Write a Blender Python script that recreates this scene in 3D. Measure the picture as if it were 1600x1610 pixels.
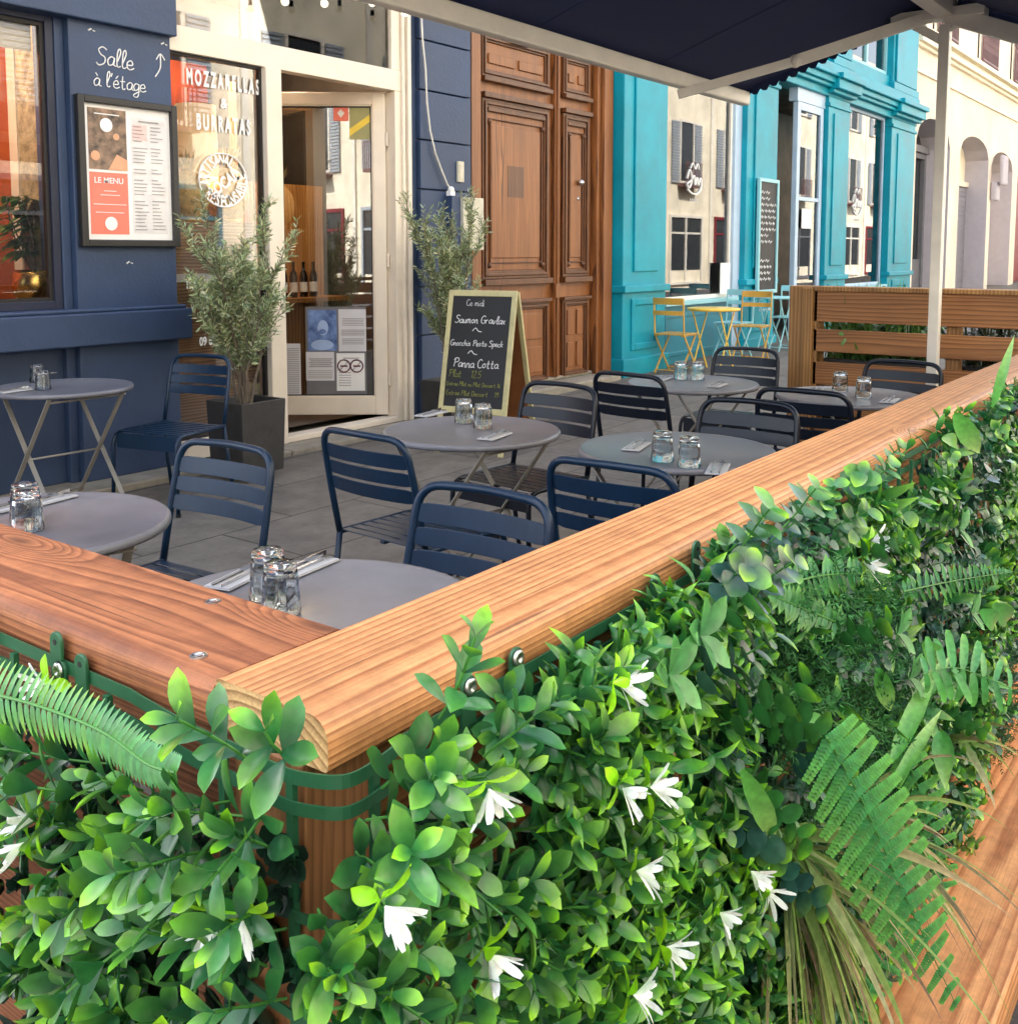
import bpy, math, random
import numpy as np
from mathutils import Vector, Matrix, noise
R=math.radians; PI=math.pi
rnd=random.Random(7); rng=np.random.default_rng(11)
for o in list(bpy.data.objects): bpy.data.objects.remove(o)
scn=bpy.context.scene; col=scn.collection

# ------------------------------------------------------------------ camera, sky, sun, exposure
HC=1.48; PITCH=math.atan(148/1610); YAW=R(36.58)
cam_d=bpy.data.cameras.new('camera'); cam=bpy.data.objects.new('camera',cam_d); col.objects.link(cam); scn.camera=cam
cam.location=(0,0,HC); cam.rotation_euler=(PI/2-PITCH,0,-(PI/2-YAW))
cam_d.sensor_fit='HORIZONTAL'; cam_d.sensor_width=36; cam_d.lens=36*1610/1600; cam_d.shift_y=-262/1600
cam_d.clip_start=.02; cam_d.clip_end=600
W=bpy.data.worlds.new('World'); scn.world=W; W.use_nodes=True
SUN_EL,SUN_AZ=R(52),R(105)   # azimuth from +X counter-clockwise: the sun stands behind the shop fronts, the terrace is in open shade
sdir=Vector((math.cos(SUN_EL)*math.cos(SUN_AZ),math.cos(SUN_EL)*math.sin(SUN_AZ),math.sin(SUN_EL)))
wn=W.node_tree.nodes; sky=wn.new('ShaderNodeTexSky'); sky.sky_type='NISHITA'; sky.sun_disc=False
sky.sun_elevation=SUN_EL; sky.sun_rotation=PI/2-SUN_AZ; sky.dust_density=3.0; sky.air_density=1.0
hs=wn.new('ShaderNodeHueSaturation'); hs.inputs['Saturation'].default_value=.55; W.node_tree.links.new(sky.outputs[0],hs.inputs['Color']); W.node_tree.links.new(hs.outputs[0],wn['Background'].inputs[0]); wn['Background'].inputs[1].default_value=.15
sl=bpy.data.lights.new('sun','SUN'); so=bpy.data.objects.new('sun',sl); col.objects.link(so)
sl.energy=4.6; sl.angle=R(.6); sl.color=(1,.955,.89); so.rotation_euler=(-sdir).to_track_quat('-Z','Y').to_euler()
scn.view_settings.view_transform='Standard'; scn.view_settings.look='None'
scn.view_settings.exposure=2.28; scn.view_settings.gamma=1
scn.render.engine='CYCLES'; scn.cycles.max_bounces=10; scn.cycles.transparent_max_bounces=16; scn.cycles.caustics_refractive=False; scn.cycles.caustics_reflective=False

# ------------------------------------------------------------------ measuring the place from the camera's calibration
_S,_C=math.sin(PITCH),math.cos(PITCH); CY,SY=math.cos(YAW),math.sin(YAW)
def ray(px,py):
    a=(px-800)/1610; b=(543-py)/1610; H=_C+b*_S; Z=-_S+b*_C
    return Vector((CY*H+SY*a,SY*H-CY*a,Z))
def onY(px,py,Y): r=ray(px,py); return r*(Y/r.y)+Vector((0,0,HC))
def onX(px,py,X): r=ray(px,py); return r*(X/r.x)+Vector((0,0,HC))
def onZ(px,py,z): r=ray(px,py); return r*((z-HC)/r.z)+Vector((0,0,HC))
YF=5.85
def FX(px,Y=YF): return onY(px,395,Y).x
def FZ(px,py,Y=YF): return onY(px,py,Y).z

# ------------------------------------------------------------------ materials
def newmat(name):
    m=bpy.data.materials.new(name); m.use_nodes=True; nt=m.node_tree
    return m,nt,nt.nodes['Principled BSDF']
def L(nt,a,b): nt.links.new(a,b)
def mat(name,c,rough=.5,metal=0,var=.12,scale=6,bump=0,bscale=60,coat=0,spec=None,em=None,c2=None,stretch=(1,1,1),detail=5):
    m,nt,b=newmat(name)
    tc=nt.nodes.new('ShaderNodeTexCoord'); mp=nt.nodes.new('ShaderNodeMapping'); mp.inputs['Scale'].default_value=stretch
    L(nt,tc.outputs['Object'],mp.inputs[0])
    n=nt.nodes.new('ShaderNodeTexNoise'); n.inputs['Scale'].default_value=scale; n.inputs['Detail'].default_value=detail; n.inputs['Roughness'].default_value=.6
    L(nt,mp.outputs[0],n.inputs['Vector'])
    r=nt.nodes.new('ShaderNodeValToRGB'); r.color_ramp.elements[0].position=.3; r.color_ramp.elements[1].position=.7
    lo=tuple(x*(1-var) for x in c); hi=c2 if c2 else tuple(min(1,x*(1+var)) for x in c)
    r.color_ramp.elements[0].color=(*lo,1); r.color_ramp.elements[1].color=(*hi,1)
    L(nt,n.outputs[0],r.inputs[0]); L(nt,r.outputs[0],b.inputs['Base Color'])
    rr=nt.nodes.new('ShaderNodeMapRange'); rr.inputs[3].default_value=max(0,rough-.08); rr.inputs[4].default_value=min(1,rough+.1)
    L(nt,n.outputs[0],rr.inputs[0]); L(nt,rr.outputs[0],b.inputs['Roughness'])
    b.inputs['Metallic'].default_value=metal
    if coat: b.inputs['Coat Weight'].default_value=coat; b.inputs['Coat Roughness'].default_value=.15
    if spec is not None: b.inputs['Specular IOR Level'].default_value=spec
    if bump:
        n2=nt.nodes.new('ShaderNodeTexNoise'); n2.inputs['Scale'].default_value=bscale; n2.inputs['Detail'].default_value=4
        L(nt,mp.outputs[0],n2.inputs['Vector'])
        bp=nt.nodes.new('ShaderNodeBump'); bp.inputs['Strength'].default_value=bump; bp.inputs['Distance'].default_value=.01
        L(nt,n2.outputs[0],bp.inputs['Height']); L(nt,bp.outputs[0],b.inputs['Normal'])
    if em: b.inputs['Emission Color'].default_value=(*em[0],1); b.inputs['Emission Strength'].default_value=em[1]
    return m
def wood(name,lo,hi,axis='X',freq=38,center=(0,0,0),dist=3.0,rough=.55,stretch=.12,bump=.25,knots=(),checks=0):
    """timber: growth rings round an axis that runs along the board, end grain included"""
    m,nt,b=newmat(name); N=nt.nodes
    tc=N.new('ShaderNodeTexCoord'); mp=N.new('ShaderNodeMapping'); mp.vector_type='POINT'
    sc={'X':(stretch,1,1),'Y':(1,stretch,1),'Z':(1,1,stretch)}[axis]
    mp.inputs['Location'].default_value=tuple(-c*s for c,s in zip(center,sc)); mp.inputs['Scale'].default_value=sc
    L(nt,tc.outputs['Object'],mp.inputs[0])
    n1=N.new('ShaderNodeTexNoise'); n1.inputs['Scale'].default_value=5; n1.inputs['Detail'].default_value=2
    L(nt,mp.outputs[0],n1.inputs['Vector'])
    ad=N.new('ShaderNodeVectorMath'); ad.operation='MULTIPLY_ADD'; ad.inputs[1].default_value=(.02*dist,)*3
    L(nt,n1.outputs['Color'],ad.inputs[0]); L(nt,mp.outputs[0],ad.inputs[2])
    last=ad.outputs[0]; kls=[]
    for kx,ky,kz,ks in knots:
        sb=N.new('ShaderNodeMapping'); sb.vector_type='POINT'; q={'X':(.30,1,1),'Y':(1,.30,1),'Z':(1,1,.30)}[axis]; sb.inputs['Scale'].default_value=q; sb.inputs['Location'].default_value=tuple(-a*b_ for a,b_ in zip((kx,ky,kz),q)); L(nt,tc.outputs['Object'],sb.inputs[0])
        ln=N.new('ShaderNodeVectorMath'); ln.operation='LENGTH'; L(nt,sb.outputs[0],ln.inputs[0]); kls.append(ln.outputs['Value'])
        m1=N.new('ShaderNodeMapRange'); m1.interpolation_type='SMOOTHERSTEP'; m1.inputs[1].default_value=0; m1.inputs[2].default_value=ks; m1.inputs[3].default_value=ks*.8; m1.inputs[4].default_value=0; L(nt,ln.outputs['Value'],m1.inputs[0])
        cb=N.new('ShaderNodeCombineXYZ'); L(nt,m1.outputs[0],cb.inputs[2]); av=N.new('ShaderNodeVectorMath'); L(nt,last,av.inputs[0]); L(nt,cb.outputs[0],av.inputs[1]); last=av.outputs[0]
    w=N.new('ShaderNodeTexWave'); w.wave_type='RINGS'; w.rings_direction=axis; w.wave_profile='SAW'
    w.inputs['Scale'].default_value=freq; w.inputs['Distortion'].default_value=1.2; w.inputs['Detail'].default_value=3; w.inputs['Detail Scale'].default_value=.25
    L(nt,last,w.inputs['Vector'])
    r=N.new('ShaderNodeValToRGB'); e=r.color_ramp.elements; e[0].position=.05; e[0].color=(*hi,1); e[1].position=.82; e[1].color=(*lo,1)
    x=e.new(.5); x.color=(*[.55*a+.45*c for a,c in zip(hi,lo)],1); x=e.new(.98); x.color=(*hi,1)
    L(nt,w.outputs[0],r.inputs[0])
    n3=N.new('ShaderNodeTexNoise'); n3.inputs['Scale'].default_value=9; n3.inputs['Detail'].default_value=4; L(nt,mp.outputs[0],n3.inputs['Vector'])
    mx=N.new('ShaderNodeMix'); mx.data_type='RGBA'; mx.blend_type='MULTIPLY'; mx.inputs[0].default_value=.75
    r3=N.new('ShaderNodeValToRGB'); r3.color_ramp.elements[0].color=(.62,.55,.5,1); r3.color_ramp.elements[0].position=.3; r3.color_ramp.elements[1].color=(1.15,1.12,1.1,1); r3.color_ramp.elements[1].position=.65
    L(nt,n3.outputs[0],r3.inputs[0]); L(nt,r.outputs[0],mx.inputs[6]); L(nt,r3.outputs[0],mx.inputs[7])
    # fine fibres
    mp2=N.new('ShaderNodeMapping'); mp2.inputs['Scale'].default_value={'X':(3,160,160),'Y':(160,3,160),'Z':(160,160,3)}[axis]; L(nt,tc.outputs['Object'],mp2.inputs[0])
    n2=N.new('ShaderNodeTexNoise'); n2.inputs['Scale'].default_value=2.2; n2.inputs['Detail'].default_value=4; L(nt,mp2.outputs[0],n2.inputs['Vector'])
    mx2=N.new('ShaderNodeMix'); mx2.data_type='RGBA'; mx2.blend_type='MULTIPLY'; mx2.inputs[0].default_value=.5
    r2=N.new('ShaderNodeValToRGB'); r2.color_ramp.elements[0].color=(.7,.65,.6,1); r2.color_ramp.elements[0].position=.35; r2.color_ramp.elements[1].color=(1.1,1.1,1.1,1); r2.color_ramp.elements[1].position=.6
    L(nt,n2.outputs[0],r2.inputs[0]); L(nt,mx.outputs[2],mx2.inputs[6]); L(nt,r2.outputs[0],mx2.inputs[7])
    cur=mx2.outputs[2]
    if checks:
        mp3=N.new('ShaderNodeMapping'); mp3.inputs['Scale'].default_value={'X':(2.5,130,130),'Y':(130,2.5,130),'Z':(130,130,2.5)}[axis]; mp3.inputs['Location'].default_value=(3,1,2); L(nt,tc.outputs['Object'],mp3.inputs[0])
        n4=N.new('ShaderNodeTexNoise'); n4.inputs['Scale'].default_value=1.3; n4.inputs['Detail'].default_value=1; L(nt,mp3.outputs[0],n4.inputs['Vector'])
        r4=N.new('ShaderNodeMapRange'); r4.inputs[1].default_value=.70; r4.inputs[2].default_value=.76; r4.inputs[3].default_value=0; r4.inputs[4].default_value=checks; L(nt,n4.outputs[0],r4.inputs[0])
        m4=N.new('ShaderNodeMix'); m4.data_type='RGBA'; L(nt,r4.outputs[0],m4.inputs[0]); L(nt,cur,m4.inputs[6]); m4.inputs[7].default_value=(*[x*.35 for x in lo],1); cur=m4.outputs[2]
        n5=N.new('ShaderNodeTexNoise'); n5.inputs['Scale'].default_value=26; n5.inputs['Detail'].default_value=8; n5.inputs['Roughness'].default_value=.75; L(nt,tc.outputs['Object'],n5.inputs['Vector'])
        r5=N.new('ShaderNodeMapRange'); r5.inputs[1].default_value=.30; r5.inputs[2].default_value=.68; r5.inputs[3].default_value=.74; r5.inputs[4].default_value=1.16; L(nt,n5.outputs[0],r5.inputs[0])
        m5=N.new('ShaderNodeMix'); m5.data_type='RGBA'; m5.blend_type='MULTIPLY'; m5.inputs[0].default_value=1; L(nt,cur,m5.inputs[6]); L(nt,r5.outputs[0],m5.inputs[7]); cur=m5.outputs[2]
    for kl in kls:
        r6=N.new('ShaderNodeMapRange'); r6.inputs[1].default_value=.003; r6.inputs[2].default_value=.012; r6.inputs[3].default_value=.75; r6.inputs[4].default_value=0; L(nt,kl,r6.inputs[0])
        m6=N.new('ShaderNodeMix'); m6.data_type='RGBA'; L(nt,r6.outputs[0],m6.inputs[0]); L(nt,cur,m6.inputs[6]); m6.inputs[7].default_value=(*[x*.45 for x in lo],1); cur=m6.outputs[2]
    L(nt,cur,b.inputs['Base Color'])
    bp=N.new('ShaderNodeBump'); bp.inputs['Strength'].default_value=bump; bp.inputs['Distance'].default_value=.002
    L(nt,n2.outputs[0],bp.inputs['Height']); L(nt,bp.outputs[0],b.inputs['Normal'])
    b.inputs['Roughness'].default_value=rough
    return m
def pane_mat(name,tint=(1,1,1),boost=.05,rough=.01):
    m=bpy.data.materials.new(name); m.use_nodes=True; nt=m.node_tree; N=nt.nodes
    for n in list(N):
        if n.type!='OUTPUT_MATERIAL': N.remove(n)
    out=[n for n in N if n.type=='OUTPUT_MATERIAL'][0]
    t=N.new('ShaderNodeBsdfTransparent'); t.inputs[0].default_value=(*tint,1)
    g=N.new('ShaderNodeBsdfGlossy'); g.inputs['Roughness'].default_value=rough
    f=N.new('ShaderNodeFresnel'); f.inputs[0].default_value=1.5
    a=N.new('ShaderNodeMath'); a.operation='ADD'; a.inputs[1].default_value=boost; a.use_clamp=True
    mx=N.new('ShaderNodeMixShader'); L(nt,f.outputs[0],a.inputs[0]); L(nt,a.outputs[0],mx.inputs[0]); L(nt,t.outputs[0],mx.inputs[1]); L(nt,g.outputs[0],mx.inputs[2]); L(nt,mx.outputs[0],out.inputs[0])
    return m
M={}
M['navy']=mat('navy_paint',(.020,.048,.125),.42,var=.12,scale=3,bump=.06,bscale=90)
M['navy_wall']=mat('navy_wall_paint',(.026,.050,.112),.52,var=.22,scale=1.6,bump=.22,bscale=45,detail=14)
M['navy_dark']=mat('navy_dark_paint',(.010,.015,.04),.5,var=.15,scale=3)
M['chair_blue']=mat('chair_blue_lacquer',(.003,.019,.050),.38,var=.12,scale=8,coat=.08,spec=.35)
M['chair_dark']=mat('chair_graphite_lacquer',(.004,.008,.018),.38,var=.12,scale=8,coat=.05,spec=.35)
M['table']=mat('table_grey_lacquer',(.15,.155,.185),.34,var=.14,scale=9,coat=.1,bump=.05,bscale=40,detail=12)
M['table_leg']=mat('table_leg_grey',(.26,.25,.23),.4,var=.1,scale=9)
M['cream']=mat('cream_paint',(.74,.66,.55),.4,var=.06,scale=4,bump=.04)
M['cream_awn']=mat('cream_aluminium',(.82,.78,.70),.4,var=.08,scale=5)
M['post_white']=mat('post_aluminium',(.78,.75,.68),.4,var=.1,scale=5)
M['gasket']=mat('dark_rubber',(.012,.011,.012),.6)
M['black']=mat('black_satin',(.012,.012,.013),.35)
M['white']=mat('white_paper',(.80,.80,.80),.6,var=.03)
M['paper']=mat('pale_paper',(.62,.62,.66),.6,var=.05)
M['red']=mat('coral_print',(.86,.20,.14),.5,var=.04)
M['pink']=mat('pale_pink_print',(.78,.55,.52),.6)
M['grey_print']=mat('grey_print',(.33,.32,.33),.6)
M['teal']=mat('turquoise_paint',(.001,.27,.37),.42,var=.20,scale=1.8,bump=.08,spec=.3,detail=12)
M['teal_d']=mat('turquoise_panel_paint',(.004,.19,.28),.38,var=.12,scale=3,coat=.2)
M['teal_lt']=mat('pale_turquoise_paint',(.28,.58,.64),.4,var=.06)
M['lilac']=mat('pale_blue_paint',(.42,.56,.72),.4,var=.06)
M['beige']=mat('beige_render',(.80,.69,.56),.8,var=.16,scale=.8,detail=12,bump=.2,bscale=30)
M['beige_tr']=mat('pale_stone_trim',(.85,.77,.60),.7,var=.08,scale=2)
M['reveal']=mat('lilac_white_reveal',(.50,.46,.50),.7,var=.06)
M['shut']=mat('grey_metal_shutter',(.30,.29,.33),.45,metal=.3)
M['railing']=mat('brown_ironwork',(.16,.07,.07),.5)
M['door_grey']=mat('grey_door_paint',(.15,.15,.165),.5)
M['door_red']=mat('dark_red_paint',(.20,.01,.02),.45)
M['stone_step']=mat('worn_stone',(.26,.235,.19),.8,var=.25,scale=7,bump=.4,bscale=40)
M['gold']=mat('brushed_gold',(.62,.42,.12),.25,metal=1,var=.15,scale=12)
M['gold_leaf']=mat('gold_ornament',(.70,.48,.18),.45,metal=.2,var=.3,scale=30,bump=.5,bscale=50)
M['shade']=mat('lit_lampshade_fabric',(.75,.55,.32),.8,em=((1,.62,.28),.06))
M['orange_wall']=mat('burnt_orange_wall',(.42,.085,.02),.7,var=.12,scale=2)
M['plank_in']=wood('interior_planks',(.14,.075,.045),(.40,.24,.14),axis='X',freq=14,center=(0,6,0),dist=6,rough=.6)
M['stone_in']=mat('rough_stone_wall',(.22,.17,.10),.9,var=.5,scale=14,bump=.9,bscale=30,c2=(.42,.34,.22))
M['ceil_in']=mat('interior_ceiling',(.42,.39,.34),.8,var=.15,scale=2)
M['floor_in']=mat('interior_floor',(.12,.09,.07),.5)
M['dark_in']=mat('interior_dark_wall',(.07,.055,.045),.8,var=.4,scale=3)
M['orange_wood']=wood('orange_wood',(.36,.14,.035),(.60,.30,.09),axis='Z',freq=12,center=(5,6,0),dist=6)
M['olive_bark']=mat('olive_bark',(.15,.12,.09),.85,var=.3,scale=30,bump=.5)
M['pot']=mat('anthracite_pot',(.035,.034,.034),.6,var=.25,scale=15,bump=.2)
M['soil']=mat('potting_soil',(.03,.02,.014),.95,bump=.6)
M['steel']=mat('zinc_screw',(.62,.62,.62),.28,metal=1,var=.1)
M['napkin']=mat('paper_napkin',(.46,.47,.50),.7,var=.05)
M['cutlery']=mat('stainless_steel',(.55,.55,.55),.22,metal=1,var=.05)
M['grid']=mat('green_plastic_lattice',(.018,.10,.045),.38,var=.15,scale=20)
M['fabric']=mat('navy_awning_canvas',(.012,.022,.085),.85,var=.15,scale=4,bump=.2,bscale=300)
M['cable']=mat('white_cable',(.62,.60,.56),.5)
M['elec']=mat('ivory_box',(.55,.52,.42),.5,var=.12,scale=12)
M['yellow']=mat('yellow_lacquer',(.80,.53,.06),.35,coat=.3)
M['yellow_o']=mat('ochre_lacquer',(.58,.33,.05),.38,coat=.3)
M['aboard']=mat('pale_wood_frame',(.55,.50,.26),.6,var=.15,scale=10)
M['aside']=mat('brown_board_back',(.30,.11,.035),.6,var=.2,scale=6)
M['slate']=mat('chalkboard_black',(.012,.012,.014),.55,var=.3,scale=5)
M['chalk']=mat('chalk_white',(.78,.78,.78),.8,var=.05)
M['chalk_y']=mat('chalk_yellow',(.24,.25,.06),.8)
M['bulb']=mat('bulb_glow',(.9,.8,.6),.3,em=((1,.85,.6),.8))
M['bottle']=mat('dark_bottle_glass',(.010,.006,.004),.12)
M['asphalt']=mat('asphalt',(.05,.05,.052),.85,var=.25,scale=40,bump=.5,bscale=150)
M['opp']=mat('ochre_facade_render',(.78,.70,.54),.85,var=.22,scale=1.1,detail=10)
M['opp_tr']=mat('pale_facade_trim',(.75,.70,.6),.8)
M['opp_sh']=mat('grey_blue_shutter',(.34,.38,.42),.6)
M['dark_glass']=mat('dark_window_glass',(.03,.035,.04),.08)
M['pane']=pane_mat('window_glass',boost=.0)
M['pane_refl']=pane_mat('reflective_window_glass',tint=(.9,.92,.92),boost=.10)
M['blue_poster']=mat('blue_print',(.05,.12,.42),.5,var=.5,scale=9,c2=(.22,.36,.7))
M['blue_pale']=mat('pale_blue_print',(.35,.48,.75),.5)
M['plate_blue']=mat('enamel_blue',(.02,.04,.25),.25)
# paving
m,nt,b=newmat('stone_paving'); N=nt.nodes
tc=N.new('ShaderNodeTexCoord'); mp=N.new('ShaderNodeMapping'); mp.inputs['Rotation'].default_value=(0,0,R(0)); L(nt,tc.outputs['Object'],mp.inputs[0])
br=N.new('ShaderNodeTexBrick'); br.inputs['Scale'].default_value=1; br.inputs['Brick Width'].default_value=.95; br.inputs['Row Height'].default_value=.62; br.inputs['Mortar Size'].default_value=.007; br.inputs['Mortar Smooth'].default_value=.3
br.inputs['Color1'].default_value=(.150,.135,.118,1); br.inputs['Color2'].default_value=(.115,.104,.092,1); br.inputs['Mortar'].default_value=(.03,.026,.022,1); L(nt,mp.outputs[0],br.inputs['Vector'])
n=N.new('ShaderNodeTexNoise'); n.inputs['Scale'].default_value=5; n.inputs['Detail'].default_value=14; n.inputs['Roughness'].default_value=.78; L(nt,tc.outputs['Object'],n.inputs['Vector'])
mr=N.new('ShaderNodeMapRange'); mr.inputs[1].default_value=.3; mr.inputs[2].default_value=.7; mr.inputs[3].default_value=.55; mr.inputs[4].default_value=1.35; L(nt,n.outputs[0],mr.inputs[0])
mx=N.new('ShaderNodeMix'); mx.data_type='RGBA'; mx.blend_type='MULTIPLY'; mx.inputs[0].default_value=1; L(nt,br.outputs[0],mx.inputs[6]); L(nt,mr.outputs[0],mx.inputs[7]); L(nt,mx.outputs[2],b.inputs['Base Color'])
b.inputs['Roughness'].default_value=.75
bp=N.new('ShaderNodeBump'); bp.inputs['Strength'].default_value=.3; bp.inputs['Distance'].default_value=.01; L(nt,n.outputs[0],bp.inputs['Height']); L(nt,bp.outputs[0],b.inputs['Normal'])
M['paving']=m
# door timber: varnished, patchy
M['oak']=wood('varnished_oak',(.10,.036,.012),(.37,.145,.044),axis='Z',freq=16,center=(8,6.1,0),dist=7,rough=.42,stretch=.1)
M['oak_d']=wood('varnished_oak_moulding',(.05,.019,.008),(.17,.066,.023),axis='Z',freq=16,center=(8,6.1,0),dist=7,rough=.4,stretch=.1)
KR=[onZ(940,800,1.105),onZ(1440,672,1.105),onZ(1120,830,1.09)]; KL=[onZ(30,850,1.102),onZ(500,985,1.102)]
M['rail_r']=wood('larch_rail',(.40,.160,.060),(.72,.375,.165),axis='X',freq=52,center=(0,.60,.93),dist=2.2,rough=.5,stretch=.045,bump=.4,checks=.8,knots=[(KR[0].x,KR[0].y,1.10,.05),(KR[1].x,KR[1].y,1.10,.045)])
M['rail_l']=wood('reddish_larch_rail',(.20,.064,.026),(.42,.168,.072),axis='Y',freq=40,center=(.66,0,.92),dist=4.5,rough=.6,stretch=.14,bump=.6,checks=.8,knots=[(KL[0].x,KL[0].y,1.10,.06),(KL[1].x,KL[1].y,1.10,.05)])
M['end_grain']=wood('larch_end_grain',(.26,.14,.05),(.62,.42,.19),axis='X',freq=36,center=(0,.70,.97),dist=1.5,rough=.8,stretch=.2,bump=.6)
M['board']=wood('larch_board',(.26,.10,.035),(.56,.29,.12),axis='X',freq=20,center=(0,.66,.35),dist=4,rough=.6,stretch=.07)
M['deck']=wood('pale_larch_plank',(.38,.145,.05),(.66,.33,.14),axis='X',freq=22,center=(0,.5,-.06),dist=4,rough=.6,stretch=.08,checks=.7)
M['fence_b']=wood('stained_fence_board',(.20,.082,.026),(.46,.215,.075),axis='Y',freq=16,center=(6.7,0,.9),dist=5,rough=.55,stretch=.1)
M['fence_p']=wood('stained_fence_post',(.24,.12,.035),(.46,.26,.095),axis='Z',freq=14,center=(6.8,2.8,0),dist=4,rough=.6)
# leaves: the colour of every leaf is stored on its own faces
def leafmat(name,rough=.30,trans=.14,coat=.28,spec=.42):
    m,nt,b=newmat(name); N=nt.nodes
    a=N.new('ShaderNodeAttribute'); a.attribute_name='leaf_colour'
    tc=N.new('ShaderNodeTexCoord'); n=N.new('ShaderNodeTexNoise'); n.inputs['Scale'].default_value=90; n.inputs['Detail'].default_value=3; L(nt,tc.outputs['Object'],n.inputs['Vector'])
    mr=N.new('ShaderNodeMapRange'); mr.inputs[1].default_value=.3; mr.inputs[2].default_value=.7; mr.inputs[3].default_value=.78; mr.inputs[4].default_value=1.2; L(nt,n.outputs[0],mr.inputs[0])
    mx=N.new('ShaderNodeMix'); mx.data_type='RGBA'; mx.blend_type='MULTIPLY'; mx.inputs[0].default_value=1; L(nt,a.outputs['Color'],mx.inputs[6]); L(nt,mr.outputs[0],mx.inputs[7])
    L(nt,mx.outputs[2],b.inputs['Base Color']); b.inputs['Roughness'].default_value=rough; b.inputs['Coat Weight'].default_value=coat; b.inputs['Coat Roughness'].default_value=.2; b.inputs['Specular IOR Level'].default_value=spec
    t=N.new('ShaderNodeBsdfTranslucent'); L(nt,mx.outputs[2],t.inputs[0]); ms=N.new('ShaderNodeMixShader'); ms.inputs[0].default_value=trans
    out=[x for x in N if x.type=='OUTPUT_MATERIAL'][0]; L(nt,b.outputs[0],ms.inputs[1]); L(nt,t.outputs[0],ms.inputs[2]); L(nt,ms.outputs[0],out.inputs[0])
    return m
M['leaf']=leafmat('plastic_leaf'); M['leaf_matt']=leafmat('matt_leaf',.6,.2,0,.22); M['petal']=leafmat('white_petal',.5,.2,0)
# drinking glass
m,nt,b=newmat('drinking_glass'); b.inputs['Base Color'].default_value=(.80,.84,.87,1); b.inputs['Roughness'].default_value=.02; b.inputs['Transmission Weight'].default_value=1; b.inputs['IOR'].default_value=1.5
M['glass']=m

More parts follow.
